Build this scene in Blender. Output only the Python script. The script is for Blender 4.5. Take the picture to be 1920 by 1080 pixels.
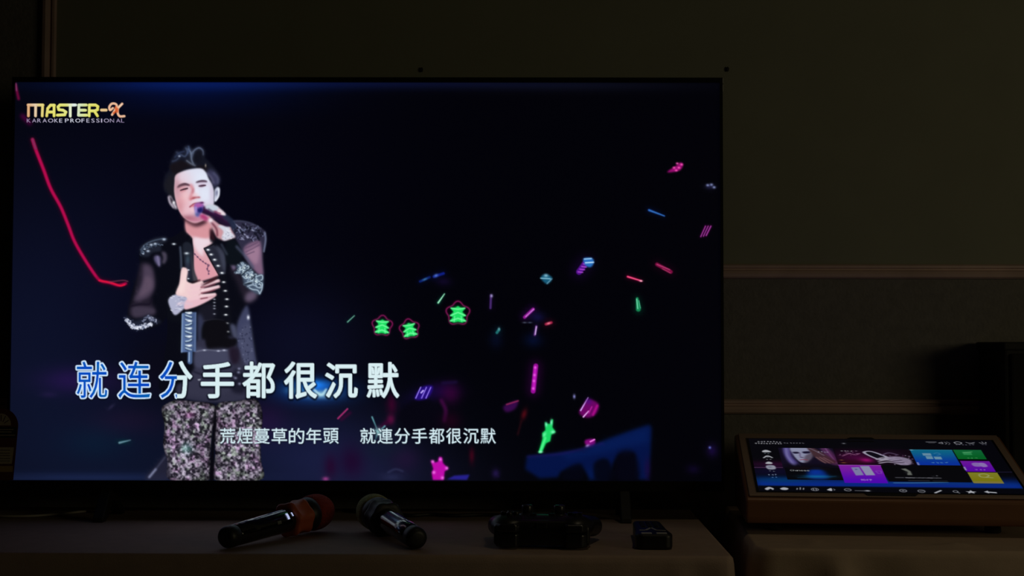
import bpy, bmesh, math, random
import numpy as np
from mathutils import Vector, Matrix

for o in list(bpy.data.objects): bpy.data.objects.remove(o)
SC = bpy.context.scene
COL = SC.collection
PI = math.pi

# ---------------------------------------------------------------- camera, world, lights, exposure
cam_data = bpy.data.cameras.new('camera'); cam = bpy.data.objects.new('camera', cam_data); COL.objects.link(cam)
cam_data.sensor_width = 36.0; cam_data.lens = 48.75; cam_data.clip_start = .02
cam.matrix_world = Matrix.Translation((.2543, -2.3654, 1.0467)) @ (Matrix.Rotation(.00226, 4, 'Z') @ Matrix.Rotation(.0410, 4, 'X') @ Matrix.Rotation(-.00142, 4, 'Y') @ Matrix.Rotation(PI/2, 4, 'X'))
SC.camera = cam

world = bpy.data.worlds.new('world'); SC.world = world; world.use_nodes = True
bg = world.node_tree.nodes['Background']; bg.inputs[0].default_value = (1.0, .8, .55, 1); bg.inputs[1].default_value = .0006

def area_light(name, loc, aim, size, size_y, power, color):
    d = bpy.data.lights.new(name, 'AREA'); d.shape = 'RECTANGLE'; d.size = size; d.size_y = size_y; d.energy = power; d.color = color
    o = bpy.data.objects.new(name, d); COL.objects.link(o); o.location = loc
    o.rotation_euler = (Vector(aim)-Vector(loc)).to_track_quat('-Z', 'Y').to_euler()
    return o
# dim warm light of the room: a wide lamp row at the right behind the photographer's shoulder, and a ceiling downlight over the tables
area_light('room_lamp', (2.80, -2.05, 1.36), (1.5, .2, 1.0), 1.3, .5, 4.0, (1.0, .87, .52))
sd = bpy.data.lights.new('ceiling_downlight', 'SPOT'); sd.energy = 4.0; sd.color = (1.0, .84, .56); sd.spot_size = math.radians(50); sd.spot_blend = .7; sd.shadow_soft_size = .06
so = bpy.data.objects.new('ceiling_downlight', sd); COL.objects.link(so); so.location = (.80, -.60, 2.66)

SC.view_settings.view_transform = 'Standard'; SC.view_settings.look = 'None'
SC.view_settings.exposure = 0.0; SC.view_settings.gamma = 1.0; SC.view_settings.use_curve_mapping = False

# ---------------------------------------------------------------- helpers
def mat(name, color, rough=.6, metal=0., spec=.5, noise_amt=0., noise_scale=30., bump=0., bump_scale=200., coat=0., emit=None, emit_s=1.):
    m = bpy.data.materials.new(name); m.use_nodes = True
    nt = m.node_tree; b = nt.nodes['Principled BSDF']
    b.inputs['Base Color'].default_value = (*color, 1); b.inputs['Roughness'].default_value = rough
    b.inputs['Metallic'].default_value = metal; b.inputs['Specular IOR Level'].default_value = spec; b.inputs['Coat Weight'].default_value = coat
    if emit: b.inputs['Emission Color'].default_value = (*emit, 1); b.inputs['Emission Strength'].default_value = emit_s
    tc = nt.nodes.new('ShaderNodeTexCoord')
    if noise_amt:
        n = nt.nodes.new('ShaderNodeTexNoise'); n.inputs['Scale'].default_value = noise_scale; n.inputs['Detail'].default_value = 6
        r = nt.nodes.new('ShaderNodeValToRGB')
        r.color_ramp.elements[0].position = .3; r.color_ramp.elements[1].position = .7
        r.color_ramp.elements[0].color = (*[c*(1-noise_amt) for c in color], 1); r.color_ramp.elements[1].color = (*[min(1, c*(1+noise_amt)) for c in color], 1)
        nt.links.new(tc.outputs['Object'], n.inputs['Vector']); nt.links.new(n.outputs['Fac'], r.inputs['Fac']); nt.links.new(r.outputs['Color'], b.inputs['Base Color'])
    if bump:
        n = nt.nodes.new('ShaderNodeTexNoise'); n.inputs['Scale'].default_value = bump_scale; n.inputs['Detail'].default_value = 4
        u = nt.nodes.new('ShaderNodeBump'); u.inputs['Strength'].default_value = bump; u.inputs['Distance'].default_value = .004
        nt.links.new(tc.outputs['Object'], n.inputs['Vector']); nt.links.new(n.outputs['Fac'], u.inputs['Height']); nt.links.new(u.outputs['Normal'], b.inputs['Normal'])
    return m

def obj(name, bm, m, parent=None, loc=None, smooth=False, bevel=0., seg=2):
    me = bpy.data.meshes.new(name)
    bmesh.ops.recalc_face_normals(bm, faces=bm.faces)
    bm.to_mesh(me); bm.free(); me.materials.append(m)
    o = bpy.data.objects.new(name, me); COL.objects.link(o)
    if parent: o.parent = parent
    if loc: o.location = loc
    if smooth: me.polygons.foreach_set('use_smooth', [True]*len(me.polygons))
    if bevel:
        b = o.modifiers.new('bevel', 'BEVEL'); b.width = bevel; b.segments = seg; b.limit_method = 'ANGLE'; b.angle_limit = .6; b.harden_normals = False
    return o

def thing(name, label, cat, loc=(0, 0, 0), rotz=0., group=None):
    o = bpy.data.objects.new(name, None); COL.objects.link(o)
    o.location = loc; o.rotation_euler = (0, 0, rotz); o.empty_display_size = .05
    return tag(o, label, cat, group)

def tag(o, label, cat, group=None):
    o['label'] = label; o['category'] = cat
    if group: o['group'] = group
    return o

def struct(name, bm, m, **k):
    o = obj(name, bm, m, **k); o['kind'] = 'structure'; return o

def box(bm, x0, x1, y0, y1, z0, z1, M=None):
    v = [bm.verts.new((x, y, z)) for z in (z0, z1) for x, y in ((x0, y0), (x1, y0), (x1, y1), (x0, y1))]
    for f in ((0, 3, 2, 1), (4, 5, 6, 7), (0, 1, 5, 4), (1, 2, 6, 5), (2, 3, 7, 6), (3, 0, 4, 7)): bm.faces.new([v[i] for i in f])
    if M is not None: bmesh.ops.transform(bm, matrix=M, verts=v)
    return v

def boxm(*a, M=None):
    bm = bmesh.new(); box(bm, *a, M=M); return bm

def prism(bm, pts, axis, a, b, M=None):
    """extrude a 2-D outline: axis 'x': pts are (y,z); 'y': (x,z); 'z': (x,y)"""
    def P(p, t): return {'x': (t, p[0], p[1]), 'y': (p[0], t, p[1]), 'z': (p[0], p[1], t)}[axis]
    A = [bm.verts.new(P(p, a)) for p in pts]; B = [bm.verts.new(P(p, b)) for p in pts]
    n = len(pts); bm.faces.new(A[::-1]); bm.faces.new(B)
    for i in range(n): bm.faces.new((A[i], A[(i+1) % n], B[(i+1) % n], B[i]))
    if M is not None: bmesh.ops.transform(bm, matrix=M, verts=A+B)

def lathe(bm, prof, n=40, M=None, shape=None):
    """revolve (t, r) about the x axis, t along x; shape(angle, t) scales the radius"""
    rings = []; vs = []
    for t, r in prof:
        ring = []
        for i in range(n):
            a = 2*PI*i/n; k = shape(a, t) if shape else 1
            ring.append(bm.verts.new((t, r*k*math.cos(a), r*k*math.sin(a))))
        rings.append(ring); vs += ring
    for A, B in zip(rings, rings[1:]):
        for i in range(n): bm.faces.new((A[i], A[(i+1) % n], B[(i+1) % n], B[i]))
    bm.faces.new(rings[0][::-1]); bm.faces.new(rings[-1])
    if M is not None: bmesh.ops.transform(bm, matrix=M, verts=vs)

def tube(bm, pts, r, n=8):
    p = [Vector(q) for q in pts]; rings = []
    for i, q in enumerate(p):
        d = (p[min(i+1, len(p)-1)]-p[max(i-1, 0)]).normalized()
        u = d.cross(Vector((0, 0, 1)) if abs(d.z) < .9 else Vector((1, 0, 0))).normalized(); w = d.cross(u)
        rings.append([bm.verts.new(q+(u*math.cos(2*PI*k/n)+w*math.sin(2*PI*k/n))*r) for k in range(n)])
    for A, B in zip(rings, rings[1:]):
        for i in range(n): bm.faces.new((A[i], A[(i+1) % n], B[(i+1) % n], B[i]))
    bm.faces.new(rings[0][::-1]); bm.faces.new(rings[-1])

def ellipsoid(bm, c, r, M=None, u=24, v=14):
    d = bmesh.ops.create_uvsphere(bm, u_segments=u, v_segments=v, radius=1)
    bmesh.ops.transform(bm, matrix=Matrix.Translation(c) @ Matrix.Diagonal((*r, 1)), verts=d['verts'])
    if M is not None: bmesh.ops.transform(bm, matrix=M, verts=d['verts'])

# ---------------------------------------------------------------- picture engine for the two lit screens
def catmull(pts, closed=True, n=6):
    p = np.asarray(pts, float)
    if len(p) < 3: return p
    if closed:
        q = np.vstack([p[-1], p, p[0], p[1]])
    else:
        q = np.vstack([2*p[0]-p[1], p, 2*p[-1]-p[-2]])
    t = np.linspace(0, 1, n, endpoint=False)[:, None]
    out = []
    for i in range(len(q)-3):
        a, b, c, d = q[i], q[i+1], q[i+2], q[i+3]
        out.append(.5*((2*b)+(c-a)*t+(2*a-5*b+4*c-d)*t*t+(3*b-a-3*c+d)*t**3))
    out = np.vstack(out)
    return out if closed else np.vstack([out, p[-1]])

def gauss(m, s):
    if s < .25: return m
    r = int(math.ceil(2.6*s)); k = np.exp(-.5*(np.arange(-r, r+1)/s)**2); k /= k.sum()
    for ax in (0, 1):
        pad = [(0, 0)]*m.ndim; pad[ax] = (r, r)
        q = np.pad(m, pad, mode='edge'); n = m.shape[ax]
        m = sum(k[i]*(q[i:i+n] if ax == 0 else q[:, i:i+n]) for i in range(2*r+1))
    return m

class Picture:
    """a raster in the picture's own coordinates, painted with shapes; colours are display values 0-255"""
    def __init__(s, x0, y0, x1, y1, sc, base=(0, 0, 0)):
        s.x0, s.y0, s.sc = x0, y0, sc
        s.w = int(round((x1-x0)*sc))+1; s.h = int(round((y1-y0)*sc))+1
        s.a = np.zeros((s.h, s.w, 3)); s.a[:] = base
        s.ids = np.zeros((s.h, s.w), np.int32); s.pid = 0
        s.T = lambda x, y: (x, y)
        s.clip = None
    def zoom(s, ox, oy, k):
        s.T = lambda x, y: (ox+x/k, oy+y/k); s.k = k
    def plain(s):
        s.T = lambda x, y: (x, y)
    def tp(s, pts):
        return np.array([s.T(*p) for p in pts], float)
    def box(s, p, m):
        q = (p-[s.x0, s.y0])*s.sc
        a = np.floor(q.min(0)-m*s.sc-2).astype(int); b = np.ceil(q.max(0)+m*s.sc+3).astype(int)
        a = np.maximum(a, 0); b = np.minimum(b, [s.w, s.h])
        return q, a[0], a[1], b[0], b[1]
    def put(s, m, X0, Y0, col, a=1., add=False, mark=True):
        h, w = m.shape
        if s.clip is not None: m = m*s.clip[Y0:Y0+h, X0:X0+w]
        sl = s.a[Y0:Y0+h, X0:X0+w]
        c = np.asarray(col, float)
        mm = (m*a)[..., None]
        if add: sl += mm*c
        else: sl += mm*(c-sl)
        if s.pid and mark:
            i = s.ids[Y0:Y0+h, X0:X0+w]; i[(m*a) > .45] = s.pid
    def polymask(s, p, blur):
        q, X0, Y0, X1, Y1 = s.box(p, blur*3)
        if X1 <= X0 or Y1 <= Y0: return None
        S = 3
        H, W = (Y1-Y0)*S, (X1-X0)*S
        m = np.zeros((H, W), np.float32)
        e = (q-[X0, Y0]+.5)*S
        ea, eb = e, np.roll(e, -1, 0)
        for r in range(H):
            y = r+.5
            c = (ea[:, 1] <= y) != (eb[:, 1] <= y)
            if not c.any(): continue
            A, B = ea[c], eb[c]
            xs = np.sort(A[:, 0]+(y-A[:, 1])*(B[:, 0]-A[:, 0])/(B[:, 1]-A[:, 1]))
            for i in range(0, len(xs)-1, 2):
                l, t = int(max(0, round(xs[i]))), int(min(W, round(xs[i+1])))
                if t > l: m[r, l:t] = 1
        m = m.reshape(Y1-Y0, S, X1-X0, S).mean((1, 3))
        return gauss(m, blur*s.sc), X0, Y0
    def poly(s, pts, col, blur=.5, a=1., sm=True, g=None, add=False, mark=True, tex=None):
        """filled shape; g=(x,y,x,y,colour2): runs from col to colour2; tex = multiplies by a noise (cell, amount, seed)"""
        p = s.tp(pts)
        if sm: p = catmull(p)
        r = s.polymask(p, blur)
        if r is None: return
        m, X0, Y0 = r
        c = np.asarray(col, float)
        if g is not None:
            (ax, ay), (bx, by) = s.T(g[0], g[1]), s.T(g[2], g[3])
            yy, xx = np.mgrid[0:m.shape[0], 0:m.shape[1]]
            xx = (xx+X0)/s.sc+s.x0; yy = (yy+Y0)/s.sc+s.y0
            d = np.array([bx-ax, by-ay]); t = ((xx-ax)*d[0]+(yy-ay)*d[1])/(d@d)
            t = np.clip(t, 0, 1)[..., None]; t = t*t*(3-2*t)
            c = c*(1-t)+np.asarray(g[4], float)*t
        if tex is not None:
            n = noise(m.shape, tex[0]*s.sc, tex[2])[..., None]
            c = np.clip(c*(1+tex[1]*(n-.5)*2), 0, 255)
        s.put(m, X0, Y0, c, a, add, mark)
        return m, X0, Y0
    def line(s, pts, w, col, blur=.4, a=1., sm=True, w2=None, add=False, mark=True):
        """a stroke of width w (running to w2), in picture units"""
        p = s.tp(pts)
        if sm and len(p) > 2: p = catmull(p, False)
        w2 = w if w2 is None else w2
        q, X0, Y0, X1, Y1 = s.box(p, max(w, w2)+blur*3)
        if X1 <= X0 or Y1 <= Y0: return
        yy, xx = np.mgrid[Y0:Y1, X0:X1]
        best = np.full(xx.shape, -9e9); n = len(q)-1
        for i in range(n):
            A, B = q[i], q[i+1]; d = B-A; L = max(d@d, 1e-9)
            t = np.clip(((xx-A[0])*d[0]+(yy-A[1])*d[1])/L, 0, 1)
            D = np.hypot(xx-A[0]-t*d[0], yy-A[1]-t*d[1])
            hw = .5*s.sc*(w+(w2-w)*(i+t)/n)
            best = np.maximum(best, hw-D)
        m = gauss(np.clip(best+.5, 0, 1), blur*s.sc)
        s.put(m, X0, Y0, col, a, add, mark)
    def blob(s, x, y, rx, ry, col, a=1., rot=0, add=False, mark=False, k=1.):
        """a soft ellipse; radii in picture units"""
        x, y = s.T(x, y)
        R = max(rx, ry)*2.6
        q, X0, Y0, X1, Y1 = s.box(np.array([[x-R, y-R], [x+R, y+R]]), 0)
        if X1 <= X0 or Y1 <= Y0: return
        yy, xx = np.mgrid[Y0:Y1, X0:X1]
        xx = xx/s.sc+s.x0-x; yy = yy/s.sc+s.y0-y
        c, n = math.cos(rot), math.sin(rot)
        u, v = (xx*c+yy*n)/rx, (-xx*n+yy*c)/ry
        m = np.exp(-(u*u+v*v)**k)
        s.put(m, X0, Y0, col, a, add, mark)

def noise(shape, cell, seed):
    """smooth value noise 0..1"""
    r = np.random.RandomState(seed)
    h, w = shape
    gh, gw = int(h/cell)+4, int(w/cell)+4
    g = r.rand(gh, gw)
    y = np.arange(h)/cell; x = np.arange(w)/cell
    yi, xi = y.astype(int), x.astype(int); yf, xf = y-yi, x-xi
    yf = (yf*yf*(3-2*yf))[:, None]; xf = (xf*xf*(3-2*xf))[None]
    G = lambda a, b: g[np.ix_(yi+a, xi+b)]
    return (G(0, 0)*(1-xf)+G(0, 1)*xf)*(1-yf)+(G(1, 0)*(1-xf)+G(1, 1)*xf)*yf
# ---------------------------------------------------------------- what is showing on the television
def paint_concert(P):
    B = P.blob
    # dark stage: deep blue on the left, black on the right
    P.a[:] = (2, 2, 7)
    B(330, 420, 380, 460, (2, 2, 10), add=True)
    B(40, 640, 260, 330, (9, 13, 26), add=True)
    B(330, 900, 420, 170, (7, 12, 22), add=True)
    B(360, 158, 260, 14, (2, 15, 48), add=True); B(360, 178, 200, 34, (0, 6, 24), add=True)
    B(760, 157, 300, 10, (5, 8, 24), add=True); B(1080, 160, 220, 12, (6, 7, 12), add=True)
    B(610, 850, 170, 90, (15, 16, 34), add=True); B(740, 900, 150, 50, (8, 8, 16), add=True)
    B(570, 640, 130, 100, (7, 8, 18), add=True)
    B(180, 896, 260, 9, (10, 14, 26), add=True)
    B(190, 715, 110, 26, (10, 2, 12), add=True); B(130, 715, 50, 22, (12, 1, 18), add=True)
    B(500, 790, 40, 36, (14, 1, 12), add=True); B(240, 790, 70, 26, (10, 1, 4), add=True); B(180, 830, 60, 30, (-2, 6, 6), add=True)
    # haze and lights behind the lyric lines
    B(590, 735, 62, 20, (4, 60, 130), add=True)
    B(582, 722, 34, 9, (20, 90, 150), add=True)
    B(600, 741, 26, 7, (150, 200, 220), .9)
    B(556, 734, 18, 6, (70, 140, 190), .8)
    P.line([(585, 728), (602, 742), (612, 732)], 4, (190, 230, 240), 1.2, .8)
    B(735, 760, 9, 20, (60, 4, 40), .8); B(733, 788, 7, 9, (90, 15, 60), .9); B(722, 796, 14, 5, (70, 4, 50), .6, -.6)
    P.line([(634, 786), (652, 768)], 3, (170, 45, 110), .8, 1, False)
    P.line([(640, 788), (657, 775)], 5, (70, 5, 50), 2, .7, False)
    # starburst
    for p, w in (([(698, 783), (709, 810)], 2.6), ([(722, 800), (709, 812)], 3), ([(709, 810), (703, 830)], 3), ([(709, 812), (724, 822)], 2.5), ([(700, 806), (720, 815)], 2)):
        P.line(p, w, (120, 200, 205), .9, .9, False, .8)
    B(710, 811, 7, 7, (170, 225, 225), .9)
    B(752, 797, 4, 7, (40, 90, 100), .7)
    # dark heads ringed with purple light
    B(830, 735, 30, 14, (36, 4, 60), .8); B(800, 740, 40, 14, (18, 8, 60), .7, -.3)
    P.poly([(745, 800), (750, 772), (775, 752), (805, 752), (825, 772), (832, 800), (820, 815), (755, 815)], (6, 5, 16), 3, .95)
    P.line([(828, 752), (836, 770), (834, 790)], 7, (70, 10, 70), 2.2, .85)
    B(845, 740, 16, 18, (50, 4, 50), .8); B(845, 790, 18, 16, (34, 2, 24), .7)
    B(660, 866, 24, 30, (30, 5, 40), .8); B(620, 875, 12, 22, (36, 5, 40), .8); B(611, 898, 6, 4, (150, 60, 130), .9)
    B(760, 860, 26, 22, (34, 18, 52), .7); B(735, 895, 22, 8, (40, 44, 80), .6)
    B(720, 835, 40, 24, (20, 28, 48), .6)
    P.line([(728, 886), (742, 880), (756, 884)], 3, (50, 55, 90), 1.5, .7)
    # purple light sticks
    for x, c in ((780, (130, 110, 230)), (790, (120, 90, 230)), (799, (110, 70, 220))):
        P.line([(x, 748), (x+10, 727)], 2.2, c, .6, 1, False, 1.4)
    P.poly([(778, 750), (790, 728), (812, 726), (802, 748)], (44, 16, 150), 1.6, .75)
    for x in (780, 791, 799): P.line([(x, 748), (x+9, 728)], 1.6, (165, 140, 245), .5, .9, False)
    P.line([(790, 738), (794, 734)], 3, (190, 170, 255), .6, 1, False)
    P.line([(830, 720), (856, 718)], 5, (28, 14, 60), 2, .8)
    # glowing green trees in pink wire rims
    def tree(x, y, k, rot=0):
        c, n = math.cos(rot), math.sin(rot)
        q = lambda l: [(x+k*(a*c-b*n), y+k*(a*n+b*c)) for a, b in l]
        rim = [(math.cos(t*2*math.pi/40)*(1+.12*math.cos(5*t*2*math.pi/40+1.57))*20.5, math.sin(t*2*math.pi/40)*(1+.12*math.cos(5*t*2*math.pi/40+1.57))*20.5-1) for t in range(41)]
        P.line(q(rim), 3.6*k**.5, (60, 4, 36), 1.6, .8); P.line(q(rim), 1.9, (150, 30, 100), .7, .85)
        P.poly(q([(-14, -12), (0, -16), (14, -12), (9, -4), (16, 2), (10, 6), (17, 14), (0, 18), (-17, 14), (-10, 6), (-16, 2), (-9, -4)]), (4, 90, 40), 2.2, .8, False)
        P.poly(q([(-14, -11), (-5, -12), (0, -15), (5, -12), (14, -11), (8, -4), (15, 3), (9, 6), (16, 13), (8, 16), (0, 14), (-8, 16), (-16, 13), (-9, 6), (-15, 3), (-8, -4)]), (32, 225, 100), .8, 1, False)
        for l in ([(-13, -11), (0, -9), (13, -11)], [(-14, 3), (0, -3), (14, 3)], [(-14, 13), (0, 8), (14, 13)]):
            P.line(q(l), 2.2, (130, 255, 170), .7, .9, False)
        P.line(q([(-6, 4), (-7, 14)]), 1.4, (130, 255, 180), .6, .8, False); P.line(q([(6, 4), (7, 14)]), 1.4, (130, 255, 180), .6, .8, False)
    tree(717, 614, .86, .05); tree(768.5, 620, .84, -.18); tree(859, 591, 1.0, 0)
    # light sticks in the crowd, as they stand in the picture
    L = P.line
    def stick(pts, w, col, halo=None, core=None, w2=None):
        if halo: L(pts, w*2.2, halo, w*.8, .7, False, w2 and w2*2)
        L(pts, w, col, .7, 1, False, w2)
        if core: L(pts, w*.45, core, .5, .9, False, w2 and w2*.5)
    stick([(652, 606), (665, 594)], 2.4, (60, 130, 110), (6, 40, 40), (140, 190, 170), 1.6)
    stick([(822, 570), (834, 553)], 3.4, (110, 215, 160), (8, 60, 50), (190, 245, 215), 1.5)
    stick([(788, 530), (806, 522)], 4.5, (10, 30, 105), (3, 8, 40)); stick([(814, 521), (832, 515)], 5, (14, 30, 130), (4, 8, 50))
    B(797, 526, 5, 2, (60, 120, 160), .8, -.4); B(818, 519, 4, 3, (90, 130, 220), .8, -.4); B(832, 530, 14, 8, (16, 8, 40), .8)
    stick([(921, 556), (920, 580)], 4, (70, 40, 110), (14, 6, 30)); B(922, 557, 2.5, 3, (170, 160, 210), .9)
    stick([(984, 597), (1000, 582)], 6, (150, 25, 150), (44, 6, 70)); L([(986, 596), (1001, 582)], 2, (230, 150, 240), .6, .9, False)
    B(1008, 597, 14, 10, (24, 20, 80), .6); B(1000, 640, 16, 12, (6, 18, 62), .6); B(930, 640, 12, 14, (6, 14, 44), .6)
    B(984, 607, 4, 1.5, (90, 100, 120), .7); B(994, 607, 4, 1.5, (80, 90, 120), .7)
    stick([(1024, 610), (1034, 607)], 5, (150, 25, 60), (50, 4, 24)); B(1029, 608.5, 4, 2, (240, 130, 150), .9, -.3)
    stick([(1006, 614), (1003, 630)], 4, (110, 60, 140), (30, 14, 60)); L([(1006, 615), (1004, 629)], 2, (220, 190, 240), .5, .9, False)
    stick([(932, 626), (936, 620)], 5, (30, 110, 110), (6, 34, 50)); B(936, 619, 2, 3, (110, 160, 170), .8)
    stick([(1195, 562), (1197, 582)], 5, (20, 130, 80), (3, 40, 30), None, 9); L([(1194, 563), (1196, 581)], 2, (130, 235, 190), .6, .9, False); L([(1198, 566), (1201, 580)], 1.6, (90, 210, 160), .6, .8, False)
    # upper right lights
    P.poly([(1251, 324), (1268, 312), (1276, 306), (1281, 310), (1276, 320), (1264, 324)], (150, 12, 110), 1.4)
    for x, y in ((1270, 308), (1278, 310), (1264, 316), (1273, 316), (1268, 321)): B(x, y, 2.6, 2, (255, 90, 190), .9)
    B(1331, 352, 9, 5, (30, 30, 62), .8)
    for x, y in ((1327, 349), (1334, 348), (1339, 353)): B(x, y, 3, 2.4, (130, 140, 190), .9)
    stick([(1217, 396), (1246, 407)], 4.6, (24, 70, 150), (5, 14, 50), (60, 120, 190), 2.4)
    for x in (1314, 1319, 1324): stick([(x, 446-(x-1314)*.2), (x+9, 426)], 2.4, (120, 20, 110), (40, 3, 40), (190, 90, 190))
    stick([(1177, 521), (1203, 529)], 4, (200, 20, 80), (60, 3, 30), (250, 110, 150), 3); B(1202, 529, 3, 1.6, (255, 200, 215), .9)
    stick([(1232, 498), (1258, 512)], 7, (120, 12, 62), (30, 2, 20)); L([(1232, 498), (1256, 508)], 1.8, (190, 70, 120), .6, .9, False); L([(1242, 506), (1257, 514)], 1.6, (170, 60, 100), .6, .9, False)
    # the blue and purple hammer, and the small diamond
    stick([(1086, 512), (1099, 494)], 11, (84, 16, 140), (24, 5, 50))
    for i in range(4): L([(1084+i*3.4, 512-i*5), (1093+i*3.4, 513-i*5)], 1.8, (200, 90, 225), .6, .9, False)
    P.poly([(1094, 487), (1110, 486), (1114, 494), (1108, 503), (1098, 500)], (40, 110, 190), 1.4)
    L([(1096, 488), (1109, 487)], 2.4, (150, 200, 240), .6); L([(1098, 495), (1113, 494)], 2.4, (190, 225, 250), .6)
    P.poly([(1014, 523), (1024, 516), (1036, 524), (1026, 535)], (24, 90, 120), 1.4)
    L([(1014, 524), (1032, 525)], 2, (150, 205, 225), .6, .9, False); B(1024, 519, 4, 3, (150, 200, 220), .8); L([(1026, 534), (1035, 525)], 1.8, (120, 170, 190), .6, .8, False)
    # lower right lights
    stick([(1005, 688), (1000, 735)], 9, (150, 14, 150), (50, 3, 60)); L([(1004, 690), (1001, 732)], 4, (205, 30, 200), 1, .9, False)
    for y in (691, 705, 716, 730): B(1004-(y-690)*.1, y, 2.4, 2.4, (245, 110, 235), .8)
    P.poly([(944, 764), (958, 756), (972, 753), (966, 768), (950, 774)], (60, 10, 80), 2.2, .9); L([(950, 760), (972, 753)], 2.6, (150, 40, 90), .8, .9, False)
    B(983, 778, 5, 10, (90, 10, 22), .8, .3); L([(978, 790), (971, 816)], 3, (50, 10, 18), 1.5, .7, False)
    P.poly([(1086, 775), (1094, 760), (1104, 750), (1122, 758), (1121, 772), (1112, 782), (1098, 784)], (120, 6, 110), 2, .9)
    L([(1089, 771), (1103, 747)], 2.6, (215, 170, 250), .6, 1, False, 1.4); L([(1094, 783), (1104, 772)], 2.6, (240, 180, 250), .6, 1, False, 1.6)
    L([(1112, 779), (1120, 762)], 4, (180, 14, 140), 1.2, .9, False); L([(1104, 776), (1110, 764)], 2, (200, 40, 170), .8, .9, False); B(1077, 745, 2.4, 4, (140, 140, 210), .9); B(1104, 754, 6, 6, (70, 10, 130), .6)
    P.poly([(1098, 826), (1114, 824), (1116, 834), (1108, 839), (1098, 834)], (140, 10, 130), 1.6, .95); L([(1107, 829), (1115, 825)], 2.6, (245, 130, 235), .6); B(1102, 837, 4, 2.6, (225, 170, 245), .95, -.4)
    # green star wand
    w = [(1022, 792), (1027, 796), (1032, 796), (1035, 787), (1037.5, 788), (1036, 802), (1042, 811), (1034, 816), (1032, 828), (1024, 832), (1016, 850), (1010, 850), (1018, 822), (1017, 813), (1023, 808)]
    P.poly(w, (3, 80, 34), 3.4, .9, False); P.poly(w, (26, 215, 100), 1, 1, False)
    L([(1013, 848), (1023, 822)], 4, (80, 245, 140), .9, .9, False); B(1024.5, 797, 2.4, 4, (120, 240, 190), .9); B(1034, 793, 2.2, 5, (130, 245, 195), .9); B(1037, 811, 4, 3, (130, 250, 190), .9); B(1014, 848, 4, 2, (160, 250, 200), .9); B(1021, 816, 3, 5, (110, 250, 170), .8, .5)
    # blue banner
    P.poly([(988, 856), (1035, 851), (1090, 845), (1140, 824), (1185, 808), (1218, 797), (1222, 803), (1220, 850), (1215, 899), (1196, 899), (1190, 850), (1160, 852), (1150, 868), (1140, 899), (1110, 899), (1092, 878), (1052, 884), (1046, 895), (1012, 897), (985, 880)], (4, 20, 74), 3, .9, False)
    P.poly([(1046, 852), (1100, 843), (1150, 822), (1216, 800), (1216, 830), (1150, 845), (1070, 862)], (7, 32, 92), 5, .55, False)
    P.poly([(1060, 880), (1090, 870), (1092, 899), (1056, 899)], (3, 4, 16), 3, .9); P.poly([(1115, 868), (1140, 862), (1150, 899), (1116, 899)], (3, 4, 16), 3, .9); P.poly([(1160, 850), (1190, 850), (1198, 899), (1155, 899)], (4, 4, 18), 4, .8)
    B(1108, 890, 6, 12, (4, 24, 76), .7); B(1214, 880, 6, 20, (26, 10, 60), .7); L([(990, 857), (1060, 850), (1130, 832)], 4, (30, 24, 100), 2, .6)
    B(930, 888, 7, 8, (36, 22, 76), .8); B(1335, 845, 10, 12, (24, 10, 60), .8); B(1331, 840, 2.4, 2.4, (100, 110, 200), .9); B(1300, 880, 12, 8, (14, 6, 40), .7)
    # pink star balloon at the bottom edge, and its blue neighbour
    s = [(808, 863), (816, 868), (822, 866), (824, 857), (829, 858), (831, 869), (841, 879), (834, 884), (832, 900), (812, 900), (810, 886), (813, 880)]
    P.poly(s, (80, 2, 80), 3, .9, False); P.poly(s, (190, 12, 170), 1.2, 1, False)
    for x, y, r in ((812, 866, 3), (826, 862, 3), (838, 878, 3), (814, 886, 3), (830, 896, 3)): B(x, y, r, r, (240, 120, 230), .9)
    P.poly([(838, 899), (852, 892), (881, 890), (876, 900)], (40, 34, 150), 1.4, .9, False)
    B(885, 855, 5, 14, (66, 4, 26), .8)
    # pink ribbon on the left
    r = [(61, 263), (68, 284), (82, 320), (95, 355), (114, 390), (128, 424), (140, 455), (160, 490), (180, 520), (190, 529), (205, 532), (222, 537), (236, 534)]
    L(r, 9, (70, 2, 30), 3, .8); L(r, 6.4, (160, 8, 66), .9, 1, True, 5); L(r[1:9], 3, (190, 14, 84), 1.2, .8)
    L([(61, 262), (67, 280)], 4, (120, 60, 100), 1.2, .7); L([(186, 528), (210, 533), (225, 538), (234, 536)], 3, (225, 20, 60), .7); L([(205, 531), (230, 528), (240, 530)], 2, (130, 60, 80), .8, .8)
    L([(29, 158), (35, 186)], 5, (120, 8, 62), 1.4, .9, False); L([(30, 157), (31, 170)], 2.4, (130, 80, 120), .9, .7, False)
    L([(42, 218), (56, 232)], 8, (80, 3, 60), 3, .85, False)
    B(232, 829, 12, 5, (6, 44, 52), .8); L([(224, 831), (245, 826)], 4, (110, 150, 165), .8, .9, False, 1.5); B(209, 764, 8, 3, (38, 36, 66), .8, -.7); B(92, 741, 16, 5, (34, 26, 66), .6)

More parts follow.
